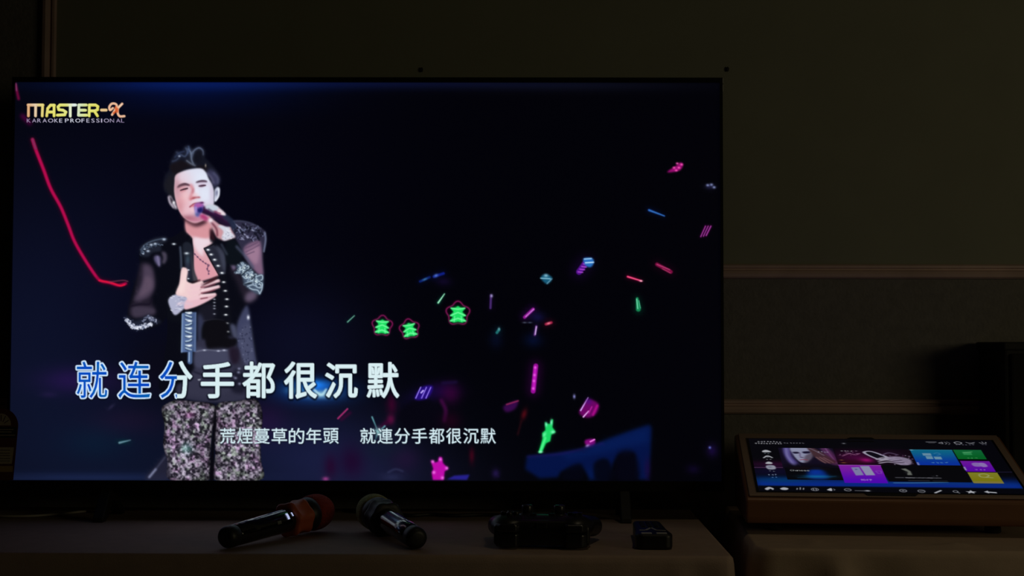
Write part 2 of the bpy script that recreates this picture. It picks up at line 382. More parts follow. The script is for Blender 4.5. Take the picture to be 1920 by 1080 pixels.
def lace(P, path, wide, n, seed, cols, size=(10, 26), lw=1.5):
    """small embroidered curls and leaves scattered along a path (in the current zoom's units)"""
    r = random.Random(seed); p = catmull(path, False, 10)
    for i in range(n):
        k = r.randrange(len(p)-1); x, y = p[k]+(p[k+1]-p[k])*r.random()
        o, q = r.gauss(0, .45)*wide, r.uniform(0, 6.28); x += math.cos(q)*o; y += math.sin(q)*o
        a, l, b = r.uniform(0, 6.28), r.uniform(*size), r.uniform(-1.3, 1.3)
        pts = [(x-l*.5*math.cos(a), y-l*.5*math.sin(a)), (x-l*.3*b*math.sin(a), y+l*.3*b*math.cos(a)), (x+l*.5*math.cos(a), y+l*.5*math.sin(a))]
        P.line(pts, lw*r.uniform(.7, 1.3), r.choice(cols), .5, r.uniform(.6, .95), True, lw*.4)

def paint_singer(P):
    B, L, Y = P.blob, P.line, P.poly
    P.pid = 1
    # ---- dark jacket outline with both sleeves
    P.plain()
    B(300, 690, 60, 60, (10, 9, 20), .7)
    Y([(350, 432), (322, 447), (285, 452), (266, 462), (261, 480), (262, 505), (252, 535), (244, 565), (238, 595), (236, 605), (246, 618), (275, 620), (300, 612), (313, 600), (313, 640), (306, 690), (312, 740), (480, 745), (487, 715), (483, 680), (476, 630), (468, 592), (464, 570), (484, 556), (494, 535), (492, 512), (495, 480), (499, 450), (494, 432), (470, 421), (440, 417), (400, 425)], (9, 10, 20), 1.2)
    # left sleeve: sheer cloth over the arm
    P.zoom(230, 430, 5.4)
    Y([(190, 350), (290, 370), (325, 480), (330, 600), (290, 720), (330, 830), (300, 890), (90, 890), (70, 820), (110, 700), (140, 560), (160, 440)], (33, 28, 42), 3)
    Y([(215, 370), (285, 390), (315, 480), (318, 600), (270, 690), (160, 740), (120, 720), (160, 640), (200, 540), (205, 450)], (74, 62, 82), 3.2)
    Y([(235, 490), (290, 510), (300, 600), (240, 660), (170, 690), (205, 590)], (92, 76, 96), 3)
    Y([(100, 800), (200, 790), (310, 810), (330, 860), (230, 890), (110, 900)], (62, 54, 72), 3)
    L([(80, 790), (180, 772), (270, 770), (300, 720)], 3.2, (22, 17, 32), 1.3, .9)
    # left shoulder embroidery
    Y([(175, 200), (230, 150), (330, 100), (440, 90), (450, 130), (390, 170), (390, 230), (300, 250), (260, 290), (190, 280)], (30, 34, 48), 2)
    L([(185, 220), (230, 165), (310, 128), (400, 108), (440, 110)], 2.2, (84, 100, 122), .9, .8)
    lace(P, [(200, 250), (220, 200), (290, 170), (370, 160)], 34, 60, 7, [(84, 100, 122), (54, 66, 86), (110, 126, 148), (16, 20, 30)], (14, 36), 1.7)
    for x, y, r in ((290, 168, 3.2), (330, 158, 3), (258, 232, 3.2), (420, 114, 3.2), (225, 212, 2.2), (210, 260, 2)): B(x, y, r, r*.7, (190, 205, 225), .9)
    Y([(320, 290), (350, 275), (385, 300), (380, 390), (350, 370), (325, 330)], (96, 90, 126), 2); Y([(395, 240), (440, 250), (450, 310), (425, 360), (400, 350), (410, 300)], (72, 66, 84), 2)
    L([(355, 290), (370, 375)], 3, (126, 118, 154), 1.1, .8)
    # left cuff of white embroidery
    Y([(20, 905), (60, 895), (110, 935), (190, 920), (250, 875), (290, 890), (390, 950), (310, 980), (240, 1015), (140, 1035), (80, 1010)], (34, 38, 56), 2.4, .9)
    lace(P, [(35, 915), (75, 960), (120, 1005), (200, 1000), (290, 975)], 26, 90, 3, [(215, 220, 238), (170, 178, 202), (112, 122, 150), (50, 56, 80)], (16, 40), 2.5)
    lace(P, [(200, 950), (260, 900), (290, 925), (350, 940)], 22, 40, 4, [(190, 196, 220), (120, 128, 156), (70, 76, 100)], (14, 34), 1.9)
    lace(P, [(40, 920), (80, 980), (140, 1012), (220, 1000), (300, 960)], 14, 26, 5, [(228, 232, 246)], (18, 36), 2.4)
    # ---- right shoulder and sleeve
    P.zoom(370, 400, 6.35)
    Y([(400, 110), (520, 100), (650, 130), (760, 190), (820, 250), (815, 400), (780, 490), (785, 640), (790, 760), (750, 740), (640, 640), (560, 520), (470, 340), (420, 240)], (46, 44, 66), 1.6)
    Y([(560, 420), (640, 360), (740, 340), (765, 430), (775, 600), (785, 740), (740, 750), (680, 690), (610, 590), (560, 500)], (126, 96, 124), 2.2)
    Y([(590, 480), (680, 410), (740, 420), (730, 560), (700, 620), (630, 560)], (156, 120, 146), 2.6)
    for p in ([(570, 430), (640, 400), (720, 360)], [(580, 475), (650, 440), (740, 390)], [(590, 505), (680, 470)]): L(p, 1.8, (84, 64, 92), .8, .7)
    lace(P, [(430, 150), (500, 220), (600, 190), (700, 210), (780, 280)], 60, 90, 8, [(112, 118, 148), (84, 88, 116), (14, 15, 28), (22, 22, 36)], (18, 56), 2.0)
    lace(P, [(500, 300), (580, 290), (640, 310), (720, 320)], 34, 34, 9, [(122, 124, 156), (92, 92, 122), (24, 24, 38)], (18, 50), 1.9)
    L([(400, 110), (520, 105), (650, 135), (760, 195)], 2, (70, 74, 98), 1, .8)
    for x, y in ((470, 155), (505, 180), (600, 300), (565, 265), (660, 215), (545, 320)): B(x, y, 3, 1.6, (165, 168, 198), .8, .5)
    for p in ([(540, 140), (600, 190)], [(640, 170), (610, 240)], [(520, 220), (545, 260)], [(700, 260), (740, 330)], [(450, 200), (440, 290)]): L(p, 3, (14, 15, 28), 1, .8)
    L([(805, 240), (815, 330), (795, 470)], 3, (120, 130, 160), 1, .8)
    # forearm under the sheer cloth, elbow
    Y([(440, 640), (520, 760), (600, 900), (720, 960), (690, 1040), (600, 1080), (540, 1000), (470, 830), (400, 700)], (34, 29, 42), 4)
    Y([(600, 960), (700, 940), (700, 1020), (620, 1070), (570, 1040)], (96, 82, 106), 3.4)
    Y([(400, 620), (440, 600), (460, 660), (430, 690)], (110, 96, 126), 2)
    # lace cuff
    Y([(460, 640), (540, 590), (620, 640), (700, 740), (780, 750), (785, 860), (740, 980), (640, 930), (560, 860), (530, 740)], (70, 84, 104), 2)
    for p in ([(450, 720), (520, 690), (560, 640), (540, 600)], [(480, 620), (520, 660), (560, 690)], [(520, 600), (560, 650), (610, 640)], [(530, 740), (590, 690), (640, 680)], [(560, 700), (620, 720), (660, 710), (640, 760)], [(540, 760), (580, 790), (640, 770), (620, 730)], [(660, 770), (700, 740), (690, 800), (640, 820)], [(560, 860), (620, 830), (670, 850)], [(600, 885), (660, 865), (700, 880)], [(700, 770), (770, 750), (775, 800), (720, 820), (700, 790)], [(690, 850), (740, 830), (775, 850), (760, 900), (710, 890), (700, 860)], [(620, 900), (660, 920), (720, 930), (745, 970)], [(775, 860), (770, 920), (745, 970)], [(480, 690), (510, 720), (460, 725)]):
        L(p, 3.2, (118, 138, 162), 1.2, .7); L(p, 1.5, (196, 216, 228), .6, .8)
    lace(P, [(480, 690), (560, 660), (600, 740), (680, 800), (740, 860)], 50, 70, 10, [(212, 232, 240), (150, 172, 192), (40, 52, 70), (90, 108, 128), (226, 242, 246)], (22, 52), 2.2)
    for p in ([(530, 750), (590, 700), (640, 670)], [(560, 860), (610, 850), (650, 840)], [(650, 800), (690, 750)]): L(p, 2.2, (14, 22, 34), .8, .9)
    # ---- neck and bare chest
    P.zoom(220, 430, 4.909)
    Y([(630, -60), (760, -40), (880, -60), (860, 60), (850, 130), (880, 130), (800, 190), (880, 340), (935, 430), (860, 460), (720, 500), (700, 380), (700, 200), (690, 90), (640, 30)], (220, 166, 176), 1.2, 1, False)
    Y([(695, 100), (740, 60), (800, 70), (870, 130), (800, 190), (790, 260), (740, 220), (705, 160)], (236, 216, 226), 3)
    Y([(710, 250), (790, 290), (870, 350), (930, 430), (850, 460), (730, 490), (705, 380)], (222, 156, 168), 3)
    Y([(640, -50), (720, -40), (800, 0), (840, -40), (870, 0), (850, 60), (780, 40), (700, 30)], (222, 156, 164), 3)
    Y([(650, -60), (740, -30), (850, -50), (840, -20), (760, 10), (690, 0)], (130, 66, 74), 3, .8)
    Y([(700, 20), (730, 30), (720, 60), (700, 50)], (238, 204, 204), 2)
    for p in ([(700, 225), (760, 285), (820, 330), (850, 340), (830, 370), (845, 420)], [(835, 330), (830, 390)]): L(p, 1.3, (112, 74, 100), .5, .8)
    for x, y in ((715, 240), (740, 265), (765, 290), (790, 308), (815, 325), (838, 345), (828, 375), (845, 395), (842, 422)): B(x, y, 1.5, 1.5, (84, 60, 92), .9)
    # vest fronts
    Y([(690, 90), (700, 200), (700, 380), (720, 495), (640, 500), (560, 520), (450, 640), (470, 840), (590, 880), (560, 1080), (600, 1240), (700, 1240), (760, 700), (560, 420), (580, 160), (600, 140)], (11, 13, 22), 1, 1, False)
    Y([(605, 150), (690, 160), (705, 380), (735, 490), (650, 505), (630, 380)], (30, 34, 46), 1.4)
    L([(580, 175), (588, 280), (590, 370)], 4, (74, 84, 104), 1.2, .8)
    Y([(680, 200), (705, 380), (740, 485), (705, 490), (690, 380)], (70, 68, 76), 1.6)
    Y([(630, 300), (660, 320), (670, 440), (645, 460)], (40, 42, 60), 2)
    for x, y, r in ((640, 232, 4), (655, 385, 2.4), (655, 465, 2.2), (522, 146, 3.4)): B(x, y, r, r*.55, (225, 235, 245), .95)
    B(650, 290, 4, 9, (60, 80, 96), .7)
    # centre panel below the hand, with rows of studs
    Y([(740, 640), (930, 560), (950, 420), (1000, 400), (1060, 900), (1080, 1080), (740, 1080), (720, 780)], (13, 14, 23), 1.4, 1, False)
    Y([(760, 730), (880, 700), (900, 830), (760, 860)], (24, 24, 36), 3)
    Y([(745, 790), (800, 860), (815, 1010), (745, 1040)], (50, 54, 80), 3); L([(790, 855), (900, 840), (980, 850)], 1.6, (62, 62, 76), 1, .7)
    Y([(800, 870), (1000, 870), (1010, 1080), (800, 1080)], (12, 12, 18), 2)
    # right lapel
    Y([(800, 185), (885, 150), (930, 200), (990, 260), (1000, 420), (960, 430), (940, 430)], (36, 38, 52), 1, 1, False)
    Y([(900, 160), (960, 190), (1000, 270), (990, 400), (960, 330), (940, 240)], (62, 66, 84), 2.2, .9)
    L([(800, 185), (885, 150)], 1.4, (8, 8, 14), .5); L([(800, 188), (935, 432)], 1.6, (10, 10, 16), .6)
    for x, y in ((838, 200), (866, 243), (898, 291), (930, 347), (966, 413)): B(x, y, 3.4, 2.0, (210, 220, 230), .95); B(x-3, y-2, 1.6, 1, (255, 255, 255), .9)
    for x, y in ((980, 498), (995, 578), (1010, 655), (1006, 722), (1000, 798), (1008, 876), (1014, 953)): B(x, y, 3.6, 1.9, (160, 168, 178), .95); B(x+1, y-2, 2.2, 1.1, (250, 250, 250), .85)
    for y in (655, 685, 715, 740, 790): B(895, y, 2.4, 1.4, (150, 155, 170), .9)
    Y([(1010, 120), (1080, 110), (1130, 180), (1150, 260), (1120, 330), (1040, 340), (1000, 280)], (12, 17, 24), 2); L([(1100, 170), (1180, 260), (1250, 360)], 5, (76, 82, 108), 1.6, .7); L([(960, 150), (1010, 240)], 4, (58, 66, 82), 1.4, .7)
    # jacket tail on the right
    Y([(1100, 900), (1180, 720), (1215, 760), (1240, 960), (1270, 1150), (1290, 1330), (1160, 1330), (1110, 1120)], (62, 66, 96), 2.4)
    Y([(1120, 1000), (1210, 880), (1240, 1080), (1250, 1260), (1170, 1260)], (72, 76, 104), 3)
    rr = random.Random(5)
    for i in range(46):
        x, y = rr.uniform(1110, 1240), rr.uniform(900, 1230); B(x+(y-1000)*.06, y, rr.uniform(.8, 2), rr.uniform(.8, 2), rr.choice([(36, 38, 62), (104, 108, 138), (40, 44, 70)]), .7)
    B(1207, 822, 2.6, 4, (225, 230, 245), .95); Y([(1040, 890), (1090, 900), (1110, 1010), (1070, 1010)], (70, 74, 98), 2.4)
    # tunic skirt
    P.zoom(300, 560, 5.145)
    Y([(350, 420), (470, 400), (700, 380), (760, 520), (840, 700), (870, 960), (520, 1010), (200, 960), (160, 850), (250, 800), (330, 700), (340, 540)], (48, 48, 68), 2.4)
    Y([(450, 260), (640, 230), (660, 380), (740, 400), (720, 470), (600, 500), (460, 500)], (13, 12, 18), 2)
    Y([(350, 490), (460, 500), (650, 500), (680, 620), (420, 690), (330, 640)], (66, 68, 92), 3); Y([(680, 480), (760, 500), (760, 620), (700, 640), (670, 560)], (32, 24, 40), 3)
    Y([(330, 700), (420, 690), (690, 690), (720, 860), (520, 960), (250, 930), (200, 880)], (52, 52, 72), 3)
    L([(330, 715), (420, 745)], 3, (22, 23, 40), 1.4, .8); L([(350, 520), (440, 505), (560, 512), (650, 510)], 2.2, (130, 134, 160), 1, .6)
    for x, y in ((430, 508), (565, 515), (620, 508)): B(x, y, 3, 1.6, (190, 195, 215), .8)
    Y([(360, 790), (400, 782), (380, 800)], (190, 195, 205), .8, 1, False); Y([(700, 730), (780, 690), (820, 900), (740, 920), (690, 880)], (26, 26, 42), 3)
    for x, y in ((765, 685), (760, 720), (730, 775), (770, 830), (830, 690), (700, 760)): B(x, y, 3, 2.4, (136, 140, 170), .8)
    # blue jewelled strap on the left front
    Y([(215, 150), (352, 140), (350, 520), (205, 530)], (88, 112, 158), 1, 1, False, g=(210, 0, 350, 0, (66, 86, 128)))
    L([(218, 160), (210, 525)], 2.4, (140, 168, 206), .8, .8, False); L([(345, 150), (338, 520)], 2, (110, 132, 172), .8, .7, False)
    for y, d in ((152, 0), (185, 1), (225, 1), (265, -1), (300, 0), (340, 1), (378, 0), (420, -1), (465, 0), (500, 1)):
        L([(252, y-8*d), (280, y+3), (306, y+10*d)], 4.4, (38, 54, 84), .8, .85); L([(250, y-8*d-6), (280, y-3), (304, y+10*d-6)], 2.6, (196, 218, 236), .7, .9)
    for y in (150, 225, 300, 378, 465): B(285, y, 4.5, 2.2, (240, 248, 255), .95)
    L([(292, 530), (290, 620)], 9, (74, 98, 142), 1, 1, False); L([(284, 530), (283, 615)], 2.4, (158, 184, 214), .7, .9, False)
    # ---- resting hand on the chest, white lace cuff
    P.zoom(220, 430, 4.909)
    Y([(470, 660), (540, 610), (660, 620), (700, 700), (620, 740), (540, 800), (500, 760)], (178, 180, 206), 1.2)
    for i in range(26):
        x, y = rr.uniform(490, 640), rr.uniform(625, 760); L([(x, y), (x+rr.uniform(8, 26), y+rr.uniform(-12, 10))], 1.5, rr.choice([(232, 234, 246), (142, 142, 172), (205, 205, 226)]), .5, .8, False)
    Y([(540, 610), (570, 520), (590, 380), (620, 362), (650, 390), (640, 480), (700, 505), (780, 485), (800, 540), (780, 620), (760, 690), (660, 720), (640, 640)], (240, 206, 208), 1.1)
    Y([(555, 570), (600, 480), (610, 390), (640, 395), (630, 500), (600, 600)], (246, 218, 216), 2.4)
    Y([(640, 660), (760, 640), (880, 610), (905, 612), (890, 640), (780, 700), (690, 735), (620, 745)], (232, 188, 200), 1.1)
    for p in ([(690, 545), (790, 530), (860, 505), (935, 485)], [(680, 600), (780, 580), (860, 560), (935, 540)], [(670, 650), (770, 630), (830, 622), (902, 612)]):
        L(p[1:], 9.4, (130, 80, 90), 1.2, .7, True, 5.2); L(p, 8.6, (238, 200, 208), 1.3, 1, True, 4.6); L([(a, b-10) for a, b in p[1:]], 3, (252, 230, 234), 1, .7, True, 2)
    for p in ([(770, 545), (860, 530), (900, 515)], [(775, 598), (850, 585), (900, 568)], [(770, 650), (830, 640)]): L(p, 2, (120, 56, 72), .8, .85)
    L([(690, 700), (600, 690), (560, 700)], 4, (222, 196, 212), 1.6, .7); L([(690, 500), (760, 480)], 3, (40, 14, 20), 1.2, .8); Y([(770, 535), (850, 480), (920, 445), (900, 480), (840, 510)], (60, 24, 32), 1.4)
    Y([(640, 480), (690, 505), (750, 482), (720, 494), (690, 494)], (12, 10, 16), 1.2)
    # ---- head
    P.zoom(300, 260, 6.35)
    Y([(300, 1000), (330, 940), (500, 960), (600, 900), (600, 1080), (560, 1200), (330, 1140)], (216, 150, 158), 2)
    # hair mass
    Y([(45, 560), (60, 450), (110, 380), (120, 300), (150, 230), (200, 150), (260, 170), (290, 100), (350, 95), (390, 130), (470, 105), (520, 150), (530, 220), (600, 300), (680, 400), (715, 480), (700, 560), (660, 640), (560, 560), (300, 440), (190, 560), (190, 720), (120, 690), (60, 640)], (19, 21, 34), 2.0)
    Y([(120, 330), (250, 270), (420, 330), (560, 340), (560, 420), (440, 350), (300, 370), (190, 440), (150, 420)], (22, 18, 24), 2)
    for p, c in (([(150, 280), (200, 260), (240, 210), (200, 170)], (52, 60, 86)), ([(250, 200), (300, 220), (330, 170), (310, 120)], (66, 78, 108)), ([(340, 130), (370, 180), (380, 260), (400, 310)], (120, 134, 160)), ([(375, 190), (420, 140), (470, 118), (510, 150), (515, 200)], (104, 116, 146)), ([(320, 270), (360, 300), (420, 330)], (100, 108, 126)), ([(330, 180), (350, 140), (340, 100)], (64, 78, 112)), ([(180, 230), (230, 180), (290, 160)], (44, 54, 84)), ([(400, 170), (380, 230)], (88, 100, 126))):
        L(p, 2.4, c, 1.0, .85); L(p, 6, c, 2.4, .3)
    B(232, 217, 2.4, 1.8, (150, 162, 185), .9); B(545, 330, 1.6, 3.2, (150, 140, 130), .8)
    Y([(400, 240), (420, 180), (500, 150), (510, 230), (460, 290), (410, 300)], (16, 16, 26), 3, .8)
    Y([(560, 400), (620, 380), (690, 450), (710, 510), (690, 560), (640, 600), (620, 500)], (58, 58, 88), 3.4); L([(560, 420), (610, 470), (640, 540)], 4, (110, 106, 140), 1.6, .6); L([(640, 420), (690, 480), (690, 540)], 4, (86, 88, 120), 1.6, .6)
    Y([(50, 560), (130, 430), (180, 440), (175, 600), (185, 720), (120, 690)], (26, 26, 34), 2.4)
    # ears
    Y([(95, 700), (130, 690), (165, 750), (205, 820), (205, 855), (160, 840), (110, 780)], (136, 126, 140), 1.4); L([(105, 710), (120, 770), (160, 830)], 3, (176, 168, 184), 1, .8); Y([(120, 710), (150, 740), (160, 780), (140, 780)], (52, 44, 56), 1.2)
    B(166, 775, 2.6, 3.2, (245, 245, 250), .95); L([(170, 790), (190, 830)], 2.4, (190, 186, 196), .8)
    Y([(655, 620), (690, 585), (715, 610), (705, 700), (660, 765), (645, 740), (650, 680)], (198, 204, 224), 1.2); Y([(665, 640), (690, 630), (690, 660), (668, 700)], (112, 116, 146), 1.6); L([(700, 610), (700, 690), (665, 750)], 2.4, (236, 240, 250), .8, .8)
    # face
    face = [(190, 450), (270, 400), (370, 372), (490, 365), (545, 410), (575, 480), (620, 560), (642, 640), (642, 720), (640, 790), (600, 880), (560, 950), (470, 1000), (400, 1010), (330, 980), (270, 930), (220, 840), (190, 740), (175, 640), (178, 540)]
    Y([(250, 900), (330, 970), (420, 1020), (520, 980), (560, 1010), (440, 1060), (340, 1020), (270, 960)], (54, 26, 38), 3)
    r = Y(face, (230, 196, 206), 1.3, 1, g=(190, 640, 460, 520, (220, 222, 240)))
    cl = np.zeros((P.h, P.w)); m, X0, Y0 = r; cl[Y0:Y0+m.shape[0], X0:X0+m.shape[1]] = m
    P.clip = cl
    B(250, 730, 18, 30, (234, 172, 180), .85); B(200, 560, 5, 30, (206, 160, 172), .7); B(420, 760, 10, 5, (240, 214, 222), .7); B(300, 700, 8, 10, (240, 202, 206), .6); B(560, 860, 12, 22, (206, 180, 204), .5); B(210, 590, 8, 20, (196, 150, 166), .8); B(330, 900, 24, 14, (228, 180, 192), .8); B(500, 470, 20, 12, (226, 234, 250), .8); B(540, 690, 14, 20, (226, 232, 248), .9); B(300, 470, 16, 10, (228, 214, 228), .7)
    B(290, 860, 14, 12, (236, 196, 206), .7); B(240, 830, 8, 16, (206, 140, 150), .7); B(360, 960, 26, 6, (150, 92, 104), .8); B(460, 970, 20, 8, (196, 110, 140), .8); B(620, 640, 5, 26, (206, 190, 214), .6); B(500, 880, 16, 14, (216, 190, 210), .7)
    # brows, lidded eyes
    Y([(205, 600), (230, 560), (300, 540), (360, 565), (300, 572), (240, 588)], (70, 46, 60), 1.2); L([(225, 585), (290, 555), (350, 566)], 3, (56, 34, 48), 1, .8)
    Y([(425, 540), (460, 514), (530, 505), (565, 525), (520, 530), (470, 532)], (78, 56, 76), 1.2); L([(440, 530), (500, 514), (555, 522)], 2.4, (60, 42, 60), 1, .8)
    B(270, 600, 13, 6, (206, 150, 160), .7, -.2); B(490, 560, 13, 5, (206, 180, 204), .7, -.2)
    Y([(240, 630), (270, 612), (310, 600), (335, 598), (320, 615), (280, 625)], (80, 48, 62), .9); L([(245, 628), (290, 612), (330, 604)], 1.6, (46, 24, 36), .6, .9); L([(250, 645), (300, 630)], 2, (206, 130, 140), 1.2, .6)
    Y([(460, 578), (490, 566), (530, 560), (550, 568), (520, 582), (485, 586)], (92, 64, 84), .9); L([(465, 575), (505, 567), (545, 568)], 1.5, (60, 38, 56), .6, .9)
    # nose
    L([(370, 570), (395, 620), (375, 690), (362, 730)], 6, (214, 130, 140), 2.0, .8); L([(400, 610), (390, 660)], 3, (176, 96, 110), 1.6, .6); Y([(360, 740), (390, 705), (430, 695), (475, 705), (480, 716), (430, 722), (400, 730)], (190, 92, 100), 1.4); L([(395, 722), (440, 708), (470, 710)], 2, (150, 62, 76), 1, .8); L([(430, 560), (440, 640), (445, 690)], 6, (236, 236, 248), 2.4, .7); B(420, 680, 6, 4, (240, 200, 206), .7)
    # mouth
    L([(358, 825), (390, 800), (420, 785), (510, 775)], 2.6, (140, 52, 72), .9, .9); Y([(370, 825), (400, 800), (430, 790), (430, 815), (400, 825)], (216, 110, 124), 1.4); Y([(360, 850), (410, 830), (420, 870), (380, 880)], (240, 196, 206), 2)
    P.clip = None
    # ---- hand at the microphone, microphone
    Y([(500, 830), (560, 800), (640, 800), (700, 830), (760, 880), (785, 920), (740, 960), (640, 900), (540, 880)], (218, 200, 214), 1.3)
    Y([(560, 960), (640, 980), (720, 1040), (780, 1080), (830, 1060), (850, 1090), (800, 1140), (740, 1130), (640, 1090), (590, 1010)], (206, 158, 172), 1.6)
    P.zoom(370, 400, 6.35)
    Y([(160, 90), (230, 150), (290, 150), (350, 170), (400, 200), (450, 290), (420, 310), (330, 335), (270, 320), (220, 270), (180, 200)], (196, 150, 160), 1.6)
    Y([(250, 160), (340, 160), (380, 160), (400, 230), (450, 290), (410, 310), (320, 340), (290, 290), (310, 230)], (212, 214, 228), 1.4)
    Y([(210, 230), (260, 200), (300, 230), (280, 300), (240, 300)], (206, 150, 158), 2)
    for i in range(20):
        x, y = rr.uniform(300, 410), rr.uniform(190, 315); L([(x, y), (x+rr.uniform(-8, 20), y+rr.uniform(-14, 12))], 1.4, rr.choice([(240, 240, 248), (156, 158, 180), (226, 222, 234)]), .5, .8, False)
    L([(170, 120), (230, 200), (240, 280)], 3, (90, 26, 46), 1.4, .8); Y([(160, 190), (200, 260), (210, 330), (160, 320), (150, 240)], (46, 20, 30), 2)
    P.zoom(300, 260, 6.35)
    Y([(470, 830), (520, 815), (640, 880), (740, 900), (800, 950), (850, 990), (850, 1050), (790, 1060), (700, 1010), (600, 940), (500, 900)], (34, 18, 46), 1.4)
    L([(540, 850), (640, 890), (740, 930), (800, 980)], 8, (70, 24, 70), 2.2, .7); L([(780, 940), (850, 1000), (880, 1060)], 10, (34, 42, 66), 1.4, .9); L([(600, 860), (700, 890)], 3, (150, 160, 186), 1.2, .6)
    Y([(560, 800), (640, 800), (700, 835), (640, 880), (590, 860), (540, 840)], (198, 208, 222), 1.6); Y([(700, 860), (760, 890), (785, 925), (730, 920), (680, 890)], (236, 222, 230), 1.2); L([(580, 850), (640, 890)], 3, (90, 84, 110), 1.2, .8); L([(650, 880), (720, 905)], 3, (130, 50, 84), 1.2, .8)
    Y([(410, 840), (420, 790), (470, 778), (520, 800), (510, 850), (470, 930), (440, 940), (425, 900)], (128, 96, 178), 1.6); Y([(420, 800), (480, 782), (515, 800), (480, 825), (430, 830)], (180, 92, 166), 2); Y([(450, 850), (500, 830), (510, 870), (480, 900), (455, 890)], (28, 28, 96), 1.6)
    L([(430, 830), (430, 900)], 3, (170, 168, 220), 1, .7); B(450, 915, 5, 4, (80, 96, 150), .8); B(500, 775, 4, 2, (84, 40, 100), .8)
    Y([(470, 930), (520, 910), (580, 960), (570, 990), (520, 980)], (176, 60, 116), 2.2); B(605, 985, 4.6, 4.6, (240, 226, 236), .95)
    # ---- patterned trousers
    P.zoom(220, 640, 4)
    legs = ([(345, 490), (440, 445), (560, 455), (735, 485), (730, 620), (712, 700), (700, 850), (690, 1040), (395, 1040), (375, 900), (345, 780), (355, 640), (335, 540)], [(745, 485), (900, 455), (1030, 435), (1080, 500), (1090, 600), (1075, 760), (1080, 900), (1078, 1040), (735, 1040), (735, 860), (730, 700)])
    for k, l in enumerate(legs):
        p = P.tp(l); m, X0, Y0 = P.polymask(catmull(p), .8)
        n1 = gauss(noise(m.shape, 4.6*P.sc, 11+k)*.55+noise(m.shape, 2.6*P.sc, 21+k)*.45, .55*P.sc)
        n2 = noise(m.shape, 7*P.sc, 31+k); n3 = noise(m.shape, 18*P.sc, 41+k); n4 = noise(m.shape, 9*P.sc, 51+k)
        t = np.clip((n1-.5)*2.3+.46+(n2-.5)*.5, 0, 1)[..., None]
        c = np.array([42, 38, 50.])*(1-t)+np.array([198, 186, 208.])*t
        tint = np.clip((n4-.62)*5, 0, 1)[..., None]; c = c*(1-tint*.5)+c*np.array([1.04, .8, 1.0])*tint*.5
        tint = np.clip((.36-n4)*5, 0, 1)[..., None]; c = c*(1-tint*.7)+c*np.array([.84, 1.0, .8])*tint*.7
        e = np.clip(gauss(m, 7*P.sc)*1.5-.32, .35, 1)[..., None]
        c = c*e*(.72+.36*n3[..., None])
        P.put(m, X0, Y0, c)
    Y([(735, 500), (745, 620), (730, 760), (725, 1040), (692, 1040), (702, 850), (716, 680)], (8, 7, 14), 1.2)
    B(525, 805, 10, 10, (110, 200, 180), .4); B(545, 555, 9, 6, (190, 90, 170), .35); B(500, 810, 5, 5, (190, 240, 230), .4)
    Y([(210, 1035), (290, 930), (370, 840), (380, 900), (390, 1035)], (40, 38, 56), 3, .7); L([(240, 1020), (290, 960)], 4, (150, 156, 190), 1.4, .8); L([(290, 960), (360, 870)], 2, (80, 84, 112), 1.4, .7)
    P.pid = 0; P.plain()

def paint_logo(P):
    P.pid = 2; P.plain()
    P.zoom(0, 130, 6.75)
    L = P.line
    def band(x):     # the letters run orange to lime to white and back
        t = [(330, (214, 150, 96)), (450, (226, 196, 160)), (560, (222, 206, 100)), (700, (226, 222, 100)), (830, (222, 224, 120)), (920, (226, 240, 240)), (1030, (206, 222, 168)), (1130, (226, 226, 110)), (1240, (220, 214, 90))]
        for (a, c), (b, d) in zip(t, t[1:]):
            if x <= b:
                f = min(1, max(0, (x-a)/(b-a))); return tuple(c[i]*(1-f)+d[i]*f for i in range(3))
        return t[-1][1]
    strokes = [
        [(360, 595), (362, 455)], [(355, 455), (545, 455)], [(450, 595), (452, 460)], [(535, 595), (540, 460)],
        [(592, 595), (605, 500), (640, 458), (690, 458)], [(685, 458), (685, 595)], [(610, 545), (680, 545)],
        [(960, 455), (760, 455), (735, 480), (745, 515), (800, 522), (835, 545), (820, 580), (725, 585)], [(890, 460), (890, 598)],
        [(1095, 455), (1000, 455), (995, 585), (1100, 585)], [(1000, 522), (1085, 522)],
        [(1130, 595), (1132, 455), (1210, 455), (1240, 475), (1235, 515), (1200, 530), (1140, 530)], [(1195, 530), (1235, 595)]]
    for st in strokes:
        L([(x+6, y+8) for x, y in st], 6.4, (3, 3, 10), 1, .7, False)
    for st in strokes:
        for a, b in zip(st, st[1:]):
            n = max(1, int(abs(a[0]-b[0])/12))
            for i in range(n):
                u, v = i/n, (i+1)/n
                p, q = (a[0]+(b[0]-a[0])*u, a[1]+(b[1]-a[1])*u), (a[0]+(b[0]-a[0])*v, a[1]+(b[1]-a[1])*v)
                L([p, q], 5.2, band((p[0]+q[0])/2), .35, 1, False)
    for st in strokes: L([(x-4, y-8) for x, y in st], 1.2, (246, 246, 226), .5, .35, False)
    L([(1285, 520), (1345, 520)], 5.4, (230, 196, 140), .4, 1, False)
    c = (236, 186, 152); d = (214, 84, 36)
    L([(1430, 495), (1395, 520), (1385, 480), (1415, 440), (1460, 440), (1480, 465), (1462, 510), (1420, 580)], 4.4, c, .45)
    L([(1548, 440), (1500, 490), (1490, 525), (1495, 570), (1520, 600), (1575, 598)], 4.6, c, .45)
    L([(1465, 480), (1470, 530), (1440, 560)], 3.4, d, .7, .9); L([(1490, 500), (1486, 545)], 3.4, d, .7, .8); L([(1500, 490), (1545, 445)], 2, (244, 214, 186), .5, .8)
    P.plain()
    P.pid = 0
